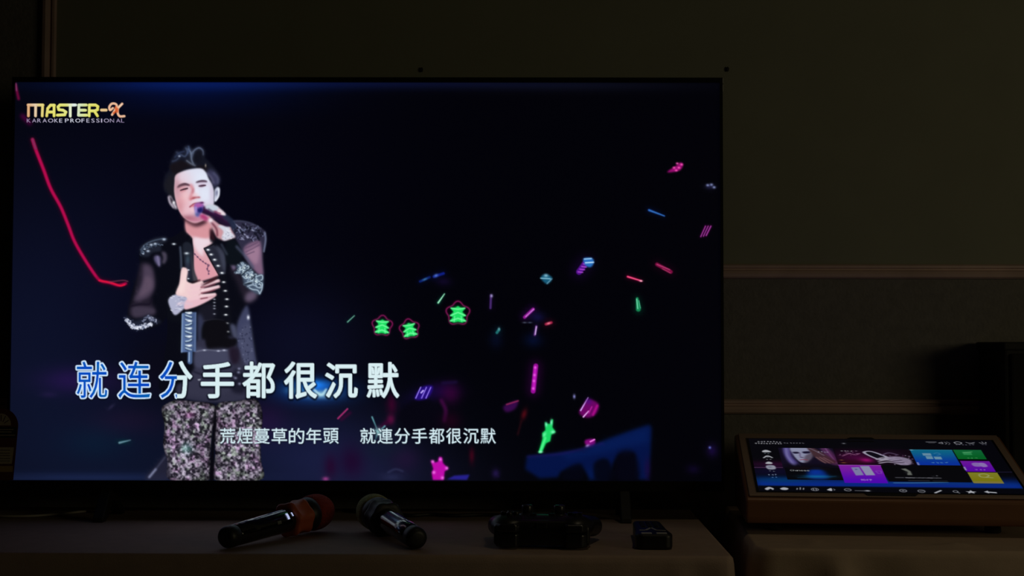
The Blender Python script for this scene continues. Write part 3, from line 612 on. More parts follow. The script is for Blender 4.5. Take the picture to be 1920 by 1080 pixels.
# ---------------------------------------------------------------- what is showing on the touch console (millimetres on its 410 x 230 screen)
def paint_menu(P):
    B, L, Y = P.blob, P.line, P.poly
    P.a[:] = (5, 5, 12)
    R = lambda x0, y0, x1, y1, c, g=None, b=.3, a=1.: Y([(x0, y0), (x1, y0), (x1, y1), (x0, y1)], c, b, a, False, g)
    B(40, 118, 60, 14, (40, 2, 30), add=True); B(30, 150, 60, 20, (6, 4, 30), add=True)
    R(0, 162, 410, 214, (4, 12, 40), (0, 162, 0, 200, (6, 52, 160)), 4)
    B(40, 184, 50, 12, (0, 70, 130), .7); B(270, 192, 90, 7, (10, 70, 150), .7); B(230, 200, 160, 8, (10, 30, 150), .5)
    R(0, 208, 410, 230, (3, 4, 12), None, 2)
    L([(0, 132), (30, 132), (47, 131)], 1.6, (150, 90, 150), .6, .9, False); L([(386, 142), (410, 141)], 1.4, (70, 60, 120), .6, .8, False)
    L([(215, 191), (250, 190), (300, 186)], 2.2, (120, 190, 210), .8, .7)
    # tile: portrait of a woman with long pale hair, hand raised beside the face
    R(47, 43, 138, 133, (16, 12, 34))
    m, X0, Y0 = Y([(47, 43), (138, 43), (138, 140), (47, 140)], (18, 12, 36), .3, 1, False)
    cl = np.zeros((P.h, P.w)); cl[Y0:Y0+m.shape[0], X0:X0+m.shape[1]] = m; P.clip = cl
    Y([(56, 40), (66, 40), (66, 80), (72, 110), (66, 126), (58, 105), (54, 70)], (104, 92, 170), 2); L([(60, 46), (59, 80), (66, 118)], 3, (150, 146, 205), 1.4, .8); L([(68, 50), (68, 90), (76, 124)], 2, (60, 50, 110), 1.2, .9)
    Y([(118, 40), (130, 42), (138, 80), (138, 120), (124, 110), (120, 70)], (92, 50, 96), 2); L([(126, 44), (132, 84), (136, 110)], 2, (160, 100, 170), 1, .8)
    Y([(68, 40), (94, 40), (102, 60), (98, 86), (88, 106), (80, 109), (74, 98), (69, 74)], (168, 172, 205), 1.2)
    Y([(88, 80), (100, 66), (104, 76), (92, 104), (84, 110)], (92, 78, 96), 2, .8)
    Y([(69, 62), (78, 61), (80, 67), (72, 69)], (28, 22, 54), 1.2); Y([(86, 60), (98, 58), (98, 66), (88, 68)], (28, 22, 54), 1.2)
    L([(81, 66), (80, 82), (84, 86)], 2, (110, 96, 140), 1, .9); B(82, 86, 3, 1.4, (70, 40, 70), .8); L([(78, 97), (84, 95), (90, 97)], 2.6, (170, 70, 96), .7, .9)
    Y([(96, 42), (104, 40), (118, 62), (132, 92), (136, 106), (124, 112), (112, 104), (104, 84), (100, 66)], (78, 50, 58), 1.4)
    for p in ([(106, 84), (114, 102), (118, 110)], [(112, 84), (121, 102), (125, 110)], [(118, 86), (128, 102), (131, 108)]): L(p, 3, (134, 96, 100), .8, .9)
    L([(98, 42), (108, 56), (120, 76)], 2, (150, 140, 170), 1, .8)
    R(47, 118, 138, 140, (8, 6, 16), None, 6, .9)
    P.clip = None
    R(49, 131, 138, 182, (4, 5, 12)); Y([(84, 176), (88, 142), (102, 134), (110, 142), (114, 176)], (6, 50, 150), 4); B(98, 168, 22, 6, (12, 130, 190), .8); B(98, 152, 10, 10, (10, 60, 190), .6); L([(66, 174), (100, 172), (128, 166)], 1.6, (30, 90, 130), 1, .8)
    Y([(60, 131), (84, 128), (92, 133), (120, 134), (118, 138), (60, 136)], (20, 10, 18), 2)
    # tile: hands and a tilted phone in pink sparks
    Y([(140, 45), (266, 45), (266, 116), (140, 116)], (12, 3, 16), .3, 1, False)
    B(172, 84, 34, 26, (90, 8, 72), .8); B(186, 96, 10, 9, (200, 16, 140), .9); B(160, 104, 24, 10, (60, 5, 30), .8); B(228, 70, 24, 20, (44, 14, 44), .7)
    rr = random.Random(9)
    for i in range(34): B(rr.uniform(228, 264), rr.uniform(72, 114), rr.uniform(.8, 2.2), rr.uniform(.8, 2.2), rr.choice([(200, 190, 214), (150, 110, 160), (120, 60, 110)]), .8)
    for i in range(14): B(rr.uniform(146, 180), rr.uniform(54, 76), rr.uniform(1, 3), 1.2, rr.choice([(190, 150, 190), (150, 90, 130)]), .8)
    L([(150, 78), (162, 68), (172, 72), (180, 66)], 2, (180, 120, 160), .8, .9); B(146, 96, 3, 1.4, (190, 130, 60), .8); B(148, 108, 4, 1.4, (200, 130, 60), .8)
    Y([(186, 58), (202, 55), (226, 82), (224, 92), (208, 95), (190, 72)], (188, 182, 204), .8); Y([(191, 60), (201, 59), (219, 82), (208, 88), (195, 72)], (14, 10, 24), .7)
    for p in ([(204, 92), (216, 84), (236, 92), (250, 112)], [(206, 100), (220, 94), (238, 104)], [(206, 108), (222, 103), (240, 113)]): L(p, 4.4, (186, 176, 196), 1, .95)
    Y([(222, 84), (240, 78), (258, 90), (256, 112), (238, 114)], (170, 156, 186), 1.4, .9); L([(214, 74), (228, 62), (242, 70)], 3, (120, 104, 140), 1, .8); L([(228, 100), (244, 94)], 2, (40, 24, 50), .8, .9); L([(226, 107), (246, 104)], 2, (40, 24, 50), .8, .9)
    # flat tiles
    R(138, 117, 206, 193, (150, 34, 190), (0, 117, 0, 193, (96, 6, 214))); L([(138, 118), (206, 118)], 2, (190, 110, 206), .6, .9, False)
    Y([(157, 128), (170, 126), (173, 160), (160, 162)], (150, 150, 200), .6, 1, False); Y([(172, 122), (187, 121), (191, 160), (176, 161)], (168, 168, 206), .6, 1, False); B(164, 136, 2, 2, (70, 60, 140), .8); L([(194, 142), (203, 142), (202, 152), (197, 153), (194, 142)], 2, (150, 80, 214), .7, .9, False)
    R(208, 119, 338, 186, (5, 5, 10)); Y([(236, 132), (244, 130), (250, 142), (250, 158), (242, 158), (244, 144)], (120, 124, 116), .8, 1, False); B(242, 146, 3, 4, (30, 30, 34), .9)
    L([(222, 169), (234, 169)], 3, (110, 110, 120), .7, .8, False)
    for x in range(238, 290, 7): L([(x, 169), (x+5, 169.5)], 3.4, (150, 150, 160), .6, rr.uniform(.5, .9), False)
    L([(240, 181), (272, 181)], 2, (84, 84, 96), .7, .8, False); L([(278, 181), (300, 181)], 1.8, (64, 66, 80), .7, .8, False); B(288, 160, 1.5, 1.5, (150, 150, 160), .9); B(282, 162, 3, 1, (60, 60, 70), .8)
    R(266, 46, 335, 115, (12, 120, 160), (0, 46, 0, 115, (8, 56, 186))); L([(266, 47), (335, 47)], 2, (60, 160, 190), .6, .8, False); B(268, 48, 3, 2, (170, 210, 230), .8); L([(268, 104), (268, 114)], 3, (170, 170, 220), .7, .9, False)
    for x, y, w, h in ((283, 62, 14, 11), (286, 75, 11, 13), (299, 77, 12, 12)): R(x, y, x+w, y+h, (122, 168, 196), None, .5)
    L([(302, 64), (308, 60), (312, 66), (306, 71)], 2.4, (70, 140, 190), .8, .8)
    R(337, 45, 383, 87, (16, 120, 62), (0, 45, 0, 87, (4, 112, 40))); R(350, 54, 364, 68, (50, 160, 90), None, .6); L([(352, 58), (366, 54)], 2.4, (110, 190, 130), .7, .9, False)
    R(338, 95, 385, 141, (128, 24, 186), (0, 95, 0, 141, (104, 8, 196))); Y([(354, 106), (362, 102), (370, 106), (368, 118), (356, 118)], (158, 122, 206), .7); Y([(366, 104), (375, 104), (377, 118), (368, 120)], (166, 136, 212), .7); L([(339, 122), (339, 134)], 3, (190, 190, 230), .7, .9, False)
    R(339, 144, 386, 188, (150, 150, 44), (0, 144, 0, 188, (146, 140, 14))); R(340, 181, 386, 189, (150, 140, 70), None, .6); L([(356, 152), (364, 150), (370, 156), (364, 164), (356, 162), (355, 154)], 2.4, (182, 190, 130), .7, .9); L([(364, 164), (374, 166)], 2.4, (182, 190, 130), .7, .9, False)
    # tiny captions: rows of pale marks where the photo shows unreadable ones
    def marks(x, y, n, c, w=4.2, h=3.4, a=.85):
        for i in range(n):
            for j in range(4):
                q = rr.uniform(0, 1)
                X, Yy = x+i*(w+1.2)+rr.uniform(0, w*.5), y+rr.uniform(-h*.4, h*.4)
                L([(X, Yy), (X+w*.5, Yy)] if q < .6 else [(X+w*.3, Yy-h*.3), (X+w*.3, Yy+h*.3)], .9, c, .45, a, False)
    marks(111, 60, 2, (190, 190, 210)); marks(120, 61, 2, (170, 170, 190)); marks(150, 55, 2, (200, 200, 210)); marks(160, 56, 2, (180, 180, 190))
    marks(164, 180, 3, (190, 150, 240), 6, 5); marks(290, 103, 4, (110, 180, 220), 6, 5); marks(352, 82, 3, (90, 180, 110), 5, 4); marks(354, 132, 3, (190, 150, 230), 5, 4)
    # header
    marks(14, 15, 8, (205, 205, 214), 4, 5, 1.); marks(9, 23, 10, (215, 215, 222), 3.6, 5, 1.); marks(58, 20, 7, (150, 150, 160), 4, 4)
    B(160, 20, 3, 2.4, (150, 150, 160), .9); R(166, 6, 212, 13, (2, 2, 4), None, .6)
    G = (190, 192, 200)
    L([(300, 10), (316, 10)], 2.6, G, .6, .7, False); L([(303, 14), (313, 14)], 1.8, G, .6, .5, False)
    L([(320, 14), (326, 10), (326, 18), (320, 15)], 1.8, G, .5, .8, False); L([(330, 10), (333, 15), (330, 20)], 1.6, G, .5, .7); L([(334, 8), (338, 15), (335, 22)], 1.4, G, .5, .6)
    L([(346, 11), (352, 8), (358, 12), (355, 18), (348, 17), (346, 11)], 2, G, .5, .9); marks(346, 22, 4, (130, 130, 150), 4, 3)
    L([(366, 10), (372, 14), (380, 10)], 1.8, G, .5, .8); L([(370, 14), (378, 16)], 1.8, G, .5, .8, False); marks(368, 21, 2, (130, 130, 150), 4, 3)
    L([(388, 11), (392, 15), (398, 14), (399, 9)], 1.8, G, .5, .8); L([(393, 7), (394, 12)], 1.6, G, .5, .8, False); marks(389, 20, 2, (110, 110, 130), 4, 3)
    # left column of icons
    W = (205, 208, 216)
    Y([(19, 58), (25, 53), (31, 57), (33, 63), (20, 64)], W, .7); marks(21, 70, 2, (110, 130, 140))
    L([(19, 89), (26, 80), (33, 88)], 3, W, .6); B(26, 84, 3, 3, W, .8); marks(22, 96, 2, (150, 150, 160))
    Y([(20, 112), (25, 106), (31, 110), (30, 116), (21, 116)], W, .7)
    Y([(20, 124), (33, 123), (34, 138), (22, 139)], (170, 172, 190), .8); B(26, 130, 3, 3, (120, 120, 150), .8); marks(23, 147, 2, (130, 140, 150))
    marks(20, 162, 3, (160, 180, 210), 4, 5); marks(24, 173, 2, (100, 150, 210))
    # bottom row of icons
    y = 219
    Y([(10, 220), (17, 213), (24, 219), (22, 225), (19, 220), (15, 225), (12, 225)], W, .6); Y([(34, 219), (40, 214), (47, 218), (44, 224), (37, 224)], W, .6)
    for i, h in enumerate((5, 8, 6)): L([(60+i*5, 222), (61+i*5, 222-h)], 2, G, .5, .9, False)
    ring = lambda x, y, r: L([(x+r*math.cos(t*.524), y+r*math.sin(t*.524)) for t in range(13)], 1.5, G, .5, .85)
    ring(88, 221, 5.4); L([(86, 218), (86, 224)], 1.6, G, .4, .9, False); L([(90, 218), (90, 224)], 1.6, G, .4, .9, False)
    Y([(107, 221), (114, 215), (114, 226), (108, 224)], W, .5); L([(117, 218), (119, 221), (117, 224)], 1.4, G, .5, .8)
    ring(139, 221, 5); L([(136, 223), (142, 219)], 1.4, G, .5, .7, False); L([(150, 224), (172, 225)], 1.8, (150, 152, 160), .5, .9, False); B(169, 224, 4, 2.4, W, .9)
    ring(224, 222, 5.2); B(224, 222, 2.4, 2.4, G, .8); ring(252, 223, 5.2); L([(250, 223), (255, 222)], 1.8, G, .5, .8, False)
    L([(272, 229), (282, 220)], 3.6, W, .6, 1, False); ring(304, 223, 3.6); L([(306, 226), (309, 229)], 1.8, G, .5, .8, False)
    Y([(328, 217), (330, 222), (336, 223), (331, 226), (332, 230), (327, 227), (322, 230), (323, 225), (319, 222), (325, 222)], W, .5, 1, False)
    Y([(347, 223), (354, 218), (354, 222), (366, 224), (366, 228), (354, 226), (354, 229)], W, .5, 1, False)
# ---------------------------------------------------------------- writing for the pictures, from Blender's own font
_glyphs = {}
def glyph(ch, bold):
    k = (ch, bold)
    if k not in _glyphs:
        c = bpy.data.curves.new('glyph', 'FONT'); c.body = ch; c.size = 1; c.offset = bold; c.resolution_u = 4
        o = bpy.data.objects.new('glyph', c); COL.objects.link(o)
        me = bpy.data.meshes.new_from_object(o.evaluated_get(bpy.context.evaluated_depsgraph_get()))
        v = np.array([x.co[:2] for x in me.vertices]).reshape(-1, 2)
        me.calc_loop_triangles()
        t = np.array([x.vertices[:] for x in me.loop_triangles]).reshape(-1, 3)
        bpy.data.objects.remove(o); bpy.data.curves.remove(c); bpy.data.meshes.remove(me)
        _glyphs[k] = (v, t)
    return _glyphs[k]

def glyph_mask(P, ch, x, y, w, h, bold, fit=None):
    """coverage of one character fitted into the box x, y, w, h of the picture (fit = box of the character the scale is taken from)"""
    v, t = glyph(ch, bold)
    f, _ = glyph(fit or ch, bold)
    lo, hi = f.min(0), f.max(0)
    q = np.empty_like(v); q[:, 0] = (v[:, 0]-lo[0])/(hi[0]-lo[0])*w+x; q[:, 1] = (hi[1]-v[:, 1])/(hi[1]-lo[1])*h+y
    S = 4; pad = 10
    X0, Y0 = int((q[:, 0].min()-P.x0)*P.sc)-pad, int((q[:, 1].min()-P.y0)*P.sc)-pad
    X1, Y1 = int((q[:, 0].max()-P.x0)*P.sc)+pad, int((q[:, 1].max()-P.y0)*P.sc)+pad
    W, H = (X1-X0)*S, (Y1-Y0)*S
    m = np.zeros((H, W), np.float32)
    e = ((q-[P.x0, P.y0])*P.sc-[X0, Y0]+.5)*S
    for a, b, c in t:
        A, B, C = e[a], e[b], e[c]
        x0, x1 = int(max(0, min(A[0], B[0], C[0]))), int(min(W, max(A[0], B[0], C[0])+2))
        y0, y1 = int(max(0, min(A[1], B[1], C[1]))), int(min(H, max(A[1], B[1], C[1])+2))
        if x1 <= x0 or y1 <= y0: continue
        yy, xx = np.mgrid[y0:y1, x0:x1]; xx = xx+.5; yy = yy+.5
        d = lambda p, r: (r[0]-p[0])*(yy-p[1])-(r[1]-p[1])*(xx-p[0])
        u, w_, z = d(A, B), d(B, C), d(C, A)
        m[y0:y1, x0:x1][((u >= 0) & (w_ >= 0) & (z >= 0)) | ((u <= 0) & (w_ <= 0) & (z <= 0))] = 1
    return m.reshape(Y1-Y0, S, X1-X0, S).mean((1, 3)), X0, Y0

def spread(m, r):
    """grow a mask by r pixels"""
    R = int(math.ceil(r)); q = np.pad(m, R); out = np.zeros_like(m); h, w = m.shape
    for dy in range(-R, R+1):
        for dx in range(-R, R+1):
            k = min(1., max(0., r+.5-math.hypot(dx, dy)))
            if k > 0: out = np.maximum(out, k*q[R+dy:R+dy+h, R+dx:R+dx+w])
    return out

def paint_lyrics(P):
    big = [('就', 142, 203, 679, 749), ('连', 220, 284, 679, 749), ('分', 298, 362, 679, 749), ('手', 376, 440, 681, 748), ('都', 454, 517, 680, 748), ('很', 532, 596, 680, 749), ('沉', 609, 672, 682, 748), ('默', 687, 750, 681, 748)]
    P.pid = 3
    for ch, x0, x1, y0, y1 in big:
        m, X, Y = glyph_mask(P, ch, x0+2, y0+1, x1-x0-4, y1-y0-2, 0)
        out = spread(m, 4.2*P.sc)
        P.put(np.roll(gauss(out, 1.0*P.sc), int(2*P.sc), (0, 1)[0]), X, Y, (5, 8, 20), .75, mark=False)
    for ch, x0, x1, y0, y1 in big:
        m, X, Y = glyph_mask(P, ch, x0+2, y0+1, x1-x0-4, y1-y0-2, 0)
        rim = spread(m, 3.3*P.sc)
        sung = np.clip((332-(X+np.arange(m.shape[1])[None])/P.sc-P.x0)+.5, 0, 1) if x0 < 360 else np.zeros((1, m.shape[1]))
        P.put(rim*sung, X, Y, (206, 230, 252)); P.put(spread(m, 1.9*P.sc)*(1-sung), X, Y, (216, 238, 242))
        inner = spread(m, .45*P.sc)*sung
        hh = np.linspace(0, 1, m.shape[0])[:, None, None]
        P.put(inner, X, Y, np.array([6, 66, 196.])+np.array([-2, 30, -20])*noise(m.shape, 9*P.sc, 3)[..., None], 1)
    P.pid = 4
    small = [(c, 413+i*32.3) for i, c in enumerate('荒煙蔓草的年頭')]+[(c, 676+i*32.2) for i, c in enumerate('就連分手都很沉默')]
    for k in (0, 1):
        for ch, x in small:
            P.pid = 4 if x < 660 else 5
            m, X, Y = glyph_mask(P, ch, x, 804, 28.5, 28.5, 0)
            if k == 0: P.put(gauss(spread(m, 1.6*P.sc), .8*P.sc), X+int(1.5*P.sc), Y+int(1.5*P.sc), (5, 8, 22), .7, mark=False)
            else: P.put(spread(m, .9*P.sc), X, Y, (216, 240, 246))
    P.pid = 2
    xs = 50
    w = {'I': 3, ' ': 4}
    word = 'KARAOKE PROFESSIONAL'
    xs = [50.5, 60.3, 70, 80, 90.3, 102, 111.3, 0, 122, 132.3, 141.5, 153, 162.3, 171.5, 180.8, 189.7, 195, 206.5, 218, 227.5]
    for ch, x in zip(word, xs):
        if ch == ' ': continue
        W = {'I': 2, 'O': 9.6, 'N': 7.5, 'A': 8, 'L': 5.6, 'E': 5.6, 'F': 5.6, 'S': 6}.get(ch, 7)
        m, X, Y = glyph_mask(P, ch, x, 223.2, W, 7.4, 0)
        edge = max(0, 1-abs(x-135)/105)
        P.put(m, X, Y, tuple(c0+(c1-c0)*edge for c0, c1 in zip((150, 130, 170), (232, 236, 250))))
    P.pid = 0

# ---------------------------------------------------------------- a lit picture becomes one flat mesh that gives off its colours
def lit_material(name):
    m = bpy.data.materials.new(name); m.use_nodes = True; nt = m.node_tree; b = nt.nodes['Principled BSDF']
    a = nt.nodes.new('ShaderNodeVertexColor'); a.layer_name = 'picture'
    b.inputs['Base Color'].default_value = (.004, .004, .005, 1); b.inputs['Roughness'].default_value = .3; b.inputs['Specular IOR Level'].default_value = .3
    nt.links.new(a.outputs['Color'], b.inputs['Emission Color']); b.inputs['Emission Strength'].default_value = 1.0
    return m

def lit_meshes(P, place, names, m, tile=8, tol=2.2):
    """split the raster into quads, large where the picture is smooth; place(x, y) -> local coordinates and inside flag"""
    H, W = P.h, P.w
    a = np.clip(P.a, 0, 255)
    quads, qid = [], []
    ii = np.arange(H*W).reshape(H, W)
    t = np.linspace(0, 1, tile+1)
    for r in range(0, H-1, tile):
        for c in range(0, W-1, tile):
            r1, c1 = min(r+tile, H-1), min(c+tile, W-1)
            blk = a[r:r1+1, c:c1+1]; idb = P.ids[r:r1, c:c1]
            fine = (idb != idb[0, 0]).any()
            if not fine:
                ty, tx = np.linspace(0, 1, r1-r+1)[:, None, None], np.linspace(0, 1, c1-c+1)[None, :, None]
                bl = (blk[0, 0]*(1-tx)+blk[0, -1]*tx)*(1-ty)+(blk[-1, 0]*(1-tx)+blk[-1, -1]*tx)*ty
                fine = np.abs(bl-blk).max() > tol
            if fine:
                q = np.stack([ii[r:r1, c:c1], ii[r+1:r1+1, c:c1], ii[r+1:r1+1, c+1:c1+1], ii[r:r1, c+1:c1+1]], -1).reshape(-1, 4)
                quads.append(q); qid.append(idb.ravel())
            else:
                quads.append(np.array([[ii[r, c], ii[r1, c], ii[r1, c1], ii[r, c1]]])); qid.append(idb[:1, :1].ravel())
    quads = np.concatenate(quads); qid = np.concatenate(qid)
    yy, xx = np.mgrid[0:H, 0:W]
    co, ok = place(xx.ravel()/P.sc+P.x0, yy.ravel()/P.sc+P.y0)
    keep = ok[quads].any(1); quads, qid = quads[keep], qid[keep]
    s = a.reshape(-1, 3)/255.
    lin = np.where(s <= .04045, s/12.92, ((s+.055)/1.055)**2.4)
    out = {}
    for k, nm in names.items():
        q = quads[qid == k]
        if not len(q): continue
        u, inv = np.unique(q, return_inverse=True); q = inv.reshape(-1, 4)
        me = bpy.data.meshes.new(nm)
        me.vertices.add(len(u)); me.vertices.foreach_set('co', co[u].astype(np.float32).ravel())
        me.loops.add(len(q)*4); me.loops.foreach_set('vertex_index', q.astype(np.int32).ravel())
        me.polygons.add(len(q)); me.polygons.foreach_set('loop_start', np.arange(0, len(q)*4, 4, dtype=np.int32))
        me.update(calc_edges=True)
        col = me.color_attributes.new('picture', 'FLOAT_COLOR', 'POINT')
        col.data.foreach_set('color', np.hstack([lin[u], np.ones((len(u), 1))]).astype(np.float32).ravel())
        me.materials.append(m)
        o = bpy.data.objects.new(nm, me); COL.objects.link(o); out[k] = o
    return out

# ---------------------------------------------------------------- room
WY = .22                                                # face of the wall behind the television
M_paper = mat('wallpaper', (.19, .177, .168), .85, noise_amt=.10, noise_scale=60, bump=.35, bump_scale=160)
M_panel = mat('painted_panel', (.262, .266, .205), .8, noise_amt=.04, noise_scale=9, bump=.05, bump_scale=90)
M_trim = mat('trim_wood', (.56, .39, .36), .5, noise_amt=.12, noise_scale=14)
M_floor = mat('carpet', (.05, .035, .03), .95, noise_amt=.3, noise_scale=120, bump=.4, bump_scale=300)
M_ceil = mat('ceiling_paint', (.30, .28, .24), .9, noise_amt=.03)
struct('floor', boxm(-4, 4.5, -5, WY+.1, -.1, 0), M_floor)
struct('ceiling', boxm(-4, 4.5, -5, WY+.1, 2.7, 2.8), M_ceil)
struct('wall_back', boxm(-4, 4.5, WY, WY+.1, 0, 2.7), M_paper)
struct('wall_left', boxm(-4.1, -4, -5, WY, 0, 2.7), M_paper)
struct('wall_right', boxm(4.5, 4.6, -5, WY, 0, 2.7), M_paper)
X0, Z0 = -.635, 1.171                                    # outer lower left corner of the moulded frame
struct('wall_back_panel', boxm(X0+.012, 3.2, WY-.003, WY+.02, Z0+.012, 2.55), M_panel)
PROF = [(0, 0), (0, .007), (.003, .0115), (.0085, .013), (.0135, .0105), (.0155, .0055), (.0185, .0055), (.0200, .0085), (.0240, .0085), (.0268, .004), (.0268, 0)]
bm = bmesh.new(); prism(bm, [(X0+p, WY-q) for p, q in PROF], 'z', Z0, 2.56); struct('trim_1', bm, M_trim)
bm = bmesh.new(); prism(bm, [(WY-q, Z0+p) for p, q in PROF], 'x', X0, 3.2); struct('trim_2', bm, M_trim)
bm = bmesh.new(); prism(bm, [(WY-q, .9195+p) for p, q in PROF], 'x', -3.9, 3.6); struct('trim_3', bm, M_trim)
struct('baseboard_back', boxm(-4, 4.5, WY-.014, WY, 0, .10), M_trim, bevel=.004)

M_nail = mat('nail_steel', (.03, .026, .022), .6, metal=.4)
for nx, nz, lb in ((.6519, 1.5632, 'dark nail in the wall just above the right corner of the television'), (.0788, 1.5616, 'dark nail in the wall above the middle of the television')):
    bm = bmesh.new(); lathe(bm, [(0, .0016), (.0022, .0016), (.0026, .0034), (.0042, .0034), (.0048, .0026)], 16, Matrix.Translation((nx, WY-.003, nz)) @ Matrix.Diagonal((.75, 1, 1.35, 1)) @ Matrix.Rotation(-PI/2, 4, 'Z'))
    tag(obj('nail', bm, M_nail), lb, 'nail', 'nails left in the wall')

# ---------------------------------------------------------------- tables under cloths
M_cloth = mat('beige_cloth', (.48, .35, .26), .75, noise_amt=.05, noise_scale=40, bump=.12, bump_scale=500)
M_cloth_dark = mat('beige_table_cloth', (.42, .30, .24), .75, noise_amt=.05, noise_scale=40, bump=.12, bump_scale=500)
M_top = mat('table_board', (.24, .17, .11), .5, noise_amt=.15, noise_scale=20)
M_leg = mat('table_leg_metal', (.08, .08, .085), .4, metal=.8)

def table(label, loc, rz, L, D):
    t = thing('table', label, 'table', loc, rz)
    c = .036; o_ = [(c+(c-.001)*math.cos(a)*1, c+(c-.001)*math.sin(a)) for a in [PI+PI*.5*i/8 for i in range(9)]]+[(L-c+(c-.001)*math.cos(a), c+(c-.001)*math.sin(a)) for a in [1.5*PI+PI*.5*i/8 for i in range(9)]]+[(L-.001, D), (.001, D)]
    bm = bmesh.new(); prism(bm, o_, 'z', .715, .7455); obj('tabletop', bm, M_top, t)
    for x, y in ((.07, .06), (L-.07, .06), (.07, D-.06), (L-.07, D-.06)):
        obj('leg', boxm(x-.018, x+.018, y-.018, y+.018, 0, .715), M_leg, t, bevel=.004)
    return t

def cloth(label, loc, rz, L, D, rad, amp, seed, bumps, m, folds):
    """a cloth lying on the table and hanging to near the floor: outline walked counter-clockwise from the back left, back edge flush"""
    g = .006                                            # hangs just outside the board
    out = [(-g, D+.002)]
    def arc(cx, cy, a0, a1, n=9):
        return [(cx+rad*math.cos(a0+(a1-a0)*i/n), cy+rad*math.sin(a0+(a1-a0)*i/n)) for i in range(n+1)]
    def seg(a, b):
        n = max(2, int(math.hypot(b[0]-a[0], b[1]-a[1])/.011)); return [(a[0]+(b[0]-a[0])*i/n, a[1]+(b[1]-a[1])*i/n) for i in range(1, n)]
    c1, c2 = arc(rad-g, rad-g, PI, 1.5*PI), arc(L-rad+g, rad-g, 1.5*PI, 2*PI)
    out += seg(out[0], c1[0])+c1+seg(c1[-1], c2[0])+c2+seg(c2[-1], (L+g, D+.002))+[(L+g, D+.002)]
    out = np.array(out); n = len(out)
    tan = np.gradient(out, axis=0); tan /= np.linalg.norm(tan, axis=1)[:, None]
    nor = np.stack([tan[:, 1], -tan[:, 0]], 1)
    s = np.concatenate([[0], np.cumsum(np.linalg.norm(np.diff(out, axis=0), axis=1))])
    cen = lambda p: np.array([min(max(p[0], D*.5), L-D*.5), D+.002])
    bm = bmesh.new(); rows = []
    def top(p):
        z = .75
        for bx, by, br, bh in bumps: z += bh*math.exp(-(((p[0]-bx)/br[0])**2+((p[1]-by)/br[1])**2))
        return z
    for k in (1., .9, .75, .6, .48, .38, .30, .24, .19, .15, .115, .085, .06, .04, .025, .012):
        row = []
        for p in out:
            q = p+(cen(p)-p)*k; row.append(bm.verts.new((q[0], q[1], top(q))))
        rows.append(row)
    r = random.Random(seed); ph = [r.uniform(0, 6.28) for _ in range(4)]
    for dz, o in ((.0008, -.003), (.004, 0), (.012, .0012), (.03, .002), (.06, .0025), (.11, .003), (.18, .004), (.27, .005), (.38, .006), (.5, .006), (.61, .006)):
        row = []
        for i, p in enumerate(out):
            w = sum(math.sin(s[i]*f+q)*a for f, q, a in zip((31, 52, 17, 78), ph, (.42, .25, .4, .13)))
            a = amp*min(1, (dz/.22))**.8
            loc_f = sum(h*math.exp(-((s[i]-fs)/fw)**2)*min(1, dz/.05)*(1+dz) for fs, fw, h in folds(s, out))
            q = p+nor[i]*(o+(w+.9)*a+loc_f)
            z = .75-dz
            if dz < .002: z = min(.7495, top(p))
            row.append(bm.verts.new((q[0], q[1], z)))
        rows.append(row)
    for A, B in zip(rows, rows[1:]):
        for i in range(n-1): bm.faces.new((A[i], A[i+1], B[i+1], B[i]))
    bmesh.ops.remove_doubles(bm, verts=rows[0], dist=.0005)
    o = obj('tablecloth', bm, m, None, loc, smooth=True); o.rotation_euler = (0, 0, rz)
    sl = o.modifiers.new('thickness', 'SOLIDIFY'); sl.thickness = .0012; sl.offset = -1
    tag(o, label, 'tablecloth')
    return o

RZ1 = math.radians(-1.1)
T1 = (-1.15, -.362, 0); L1, D1 = 1.707, .545
table('long table under the beige cloth, standing in front of the wall and carrying the television', T1, RZ1, L1, D1)
def folds1(s, out):
    k = int(np.argmin(np.hypot(out[:, 0]-L1, out[:, 1])))
    return [(s[k]-.012, .010, .006), (s[k]-.05, .016, -.004), (s[k]-.075, .010, .005), (s[k]-.16, .03, .004), (s[k]+.05, .02, .006)]
cloth('beige cloth hanging over the television table, microphones and game controller lying on it', T1, RZ1, L1, D1, .012, .0035, 3, [], M_cloth_dark, folds1)
RZ2 = math.radians(-4.0)
T2 = (.612, -.318, 0); L2, D2 = .95, .53
table('side table under a wrinkled beige cloth, carrying the touchscreen console', T2, RZ2, L2, D2)
def folds2(s, out):
    k = int(np.argmin(np.hypot(out[:, 0], out[:, 1])))
    return [(s[k]+.110, .018, .020), (s[k]+.055, .028, -.008), (s[k]+.165, .028, -.006), (s[k]+.34, .05, .005), (s[k]-.05, .03, .006)]
cloth('beige cloth with small wrinkles hanging over the side table under the console', T2, RZ2, L2, D2, .035, .008, 8,
      [(.085, .055, (.012, .03), .004), (.295, .035, (.022, .020), .006), (.24, .03, (.05, .008), .003)], M_cloth, folds2)

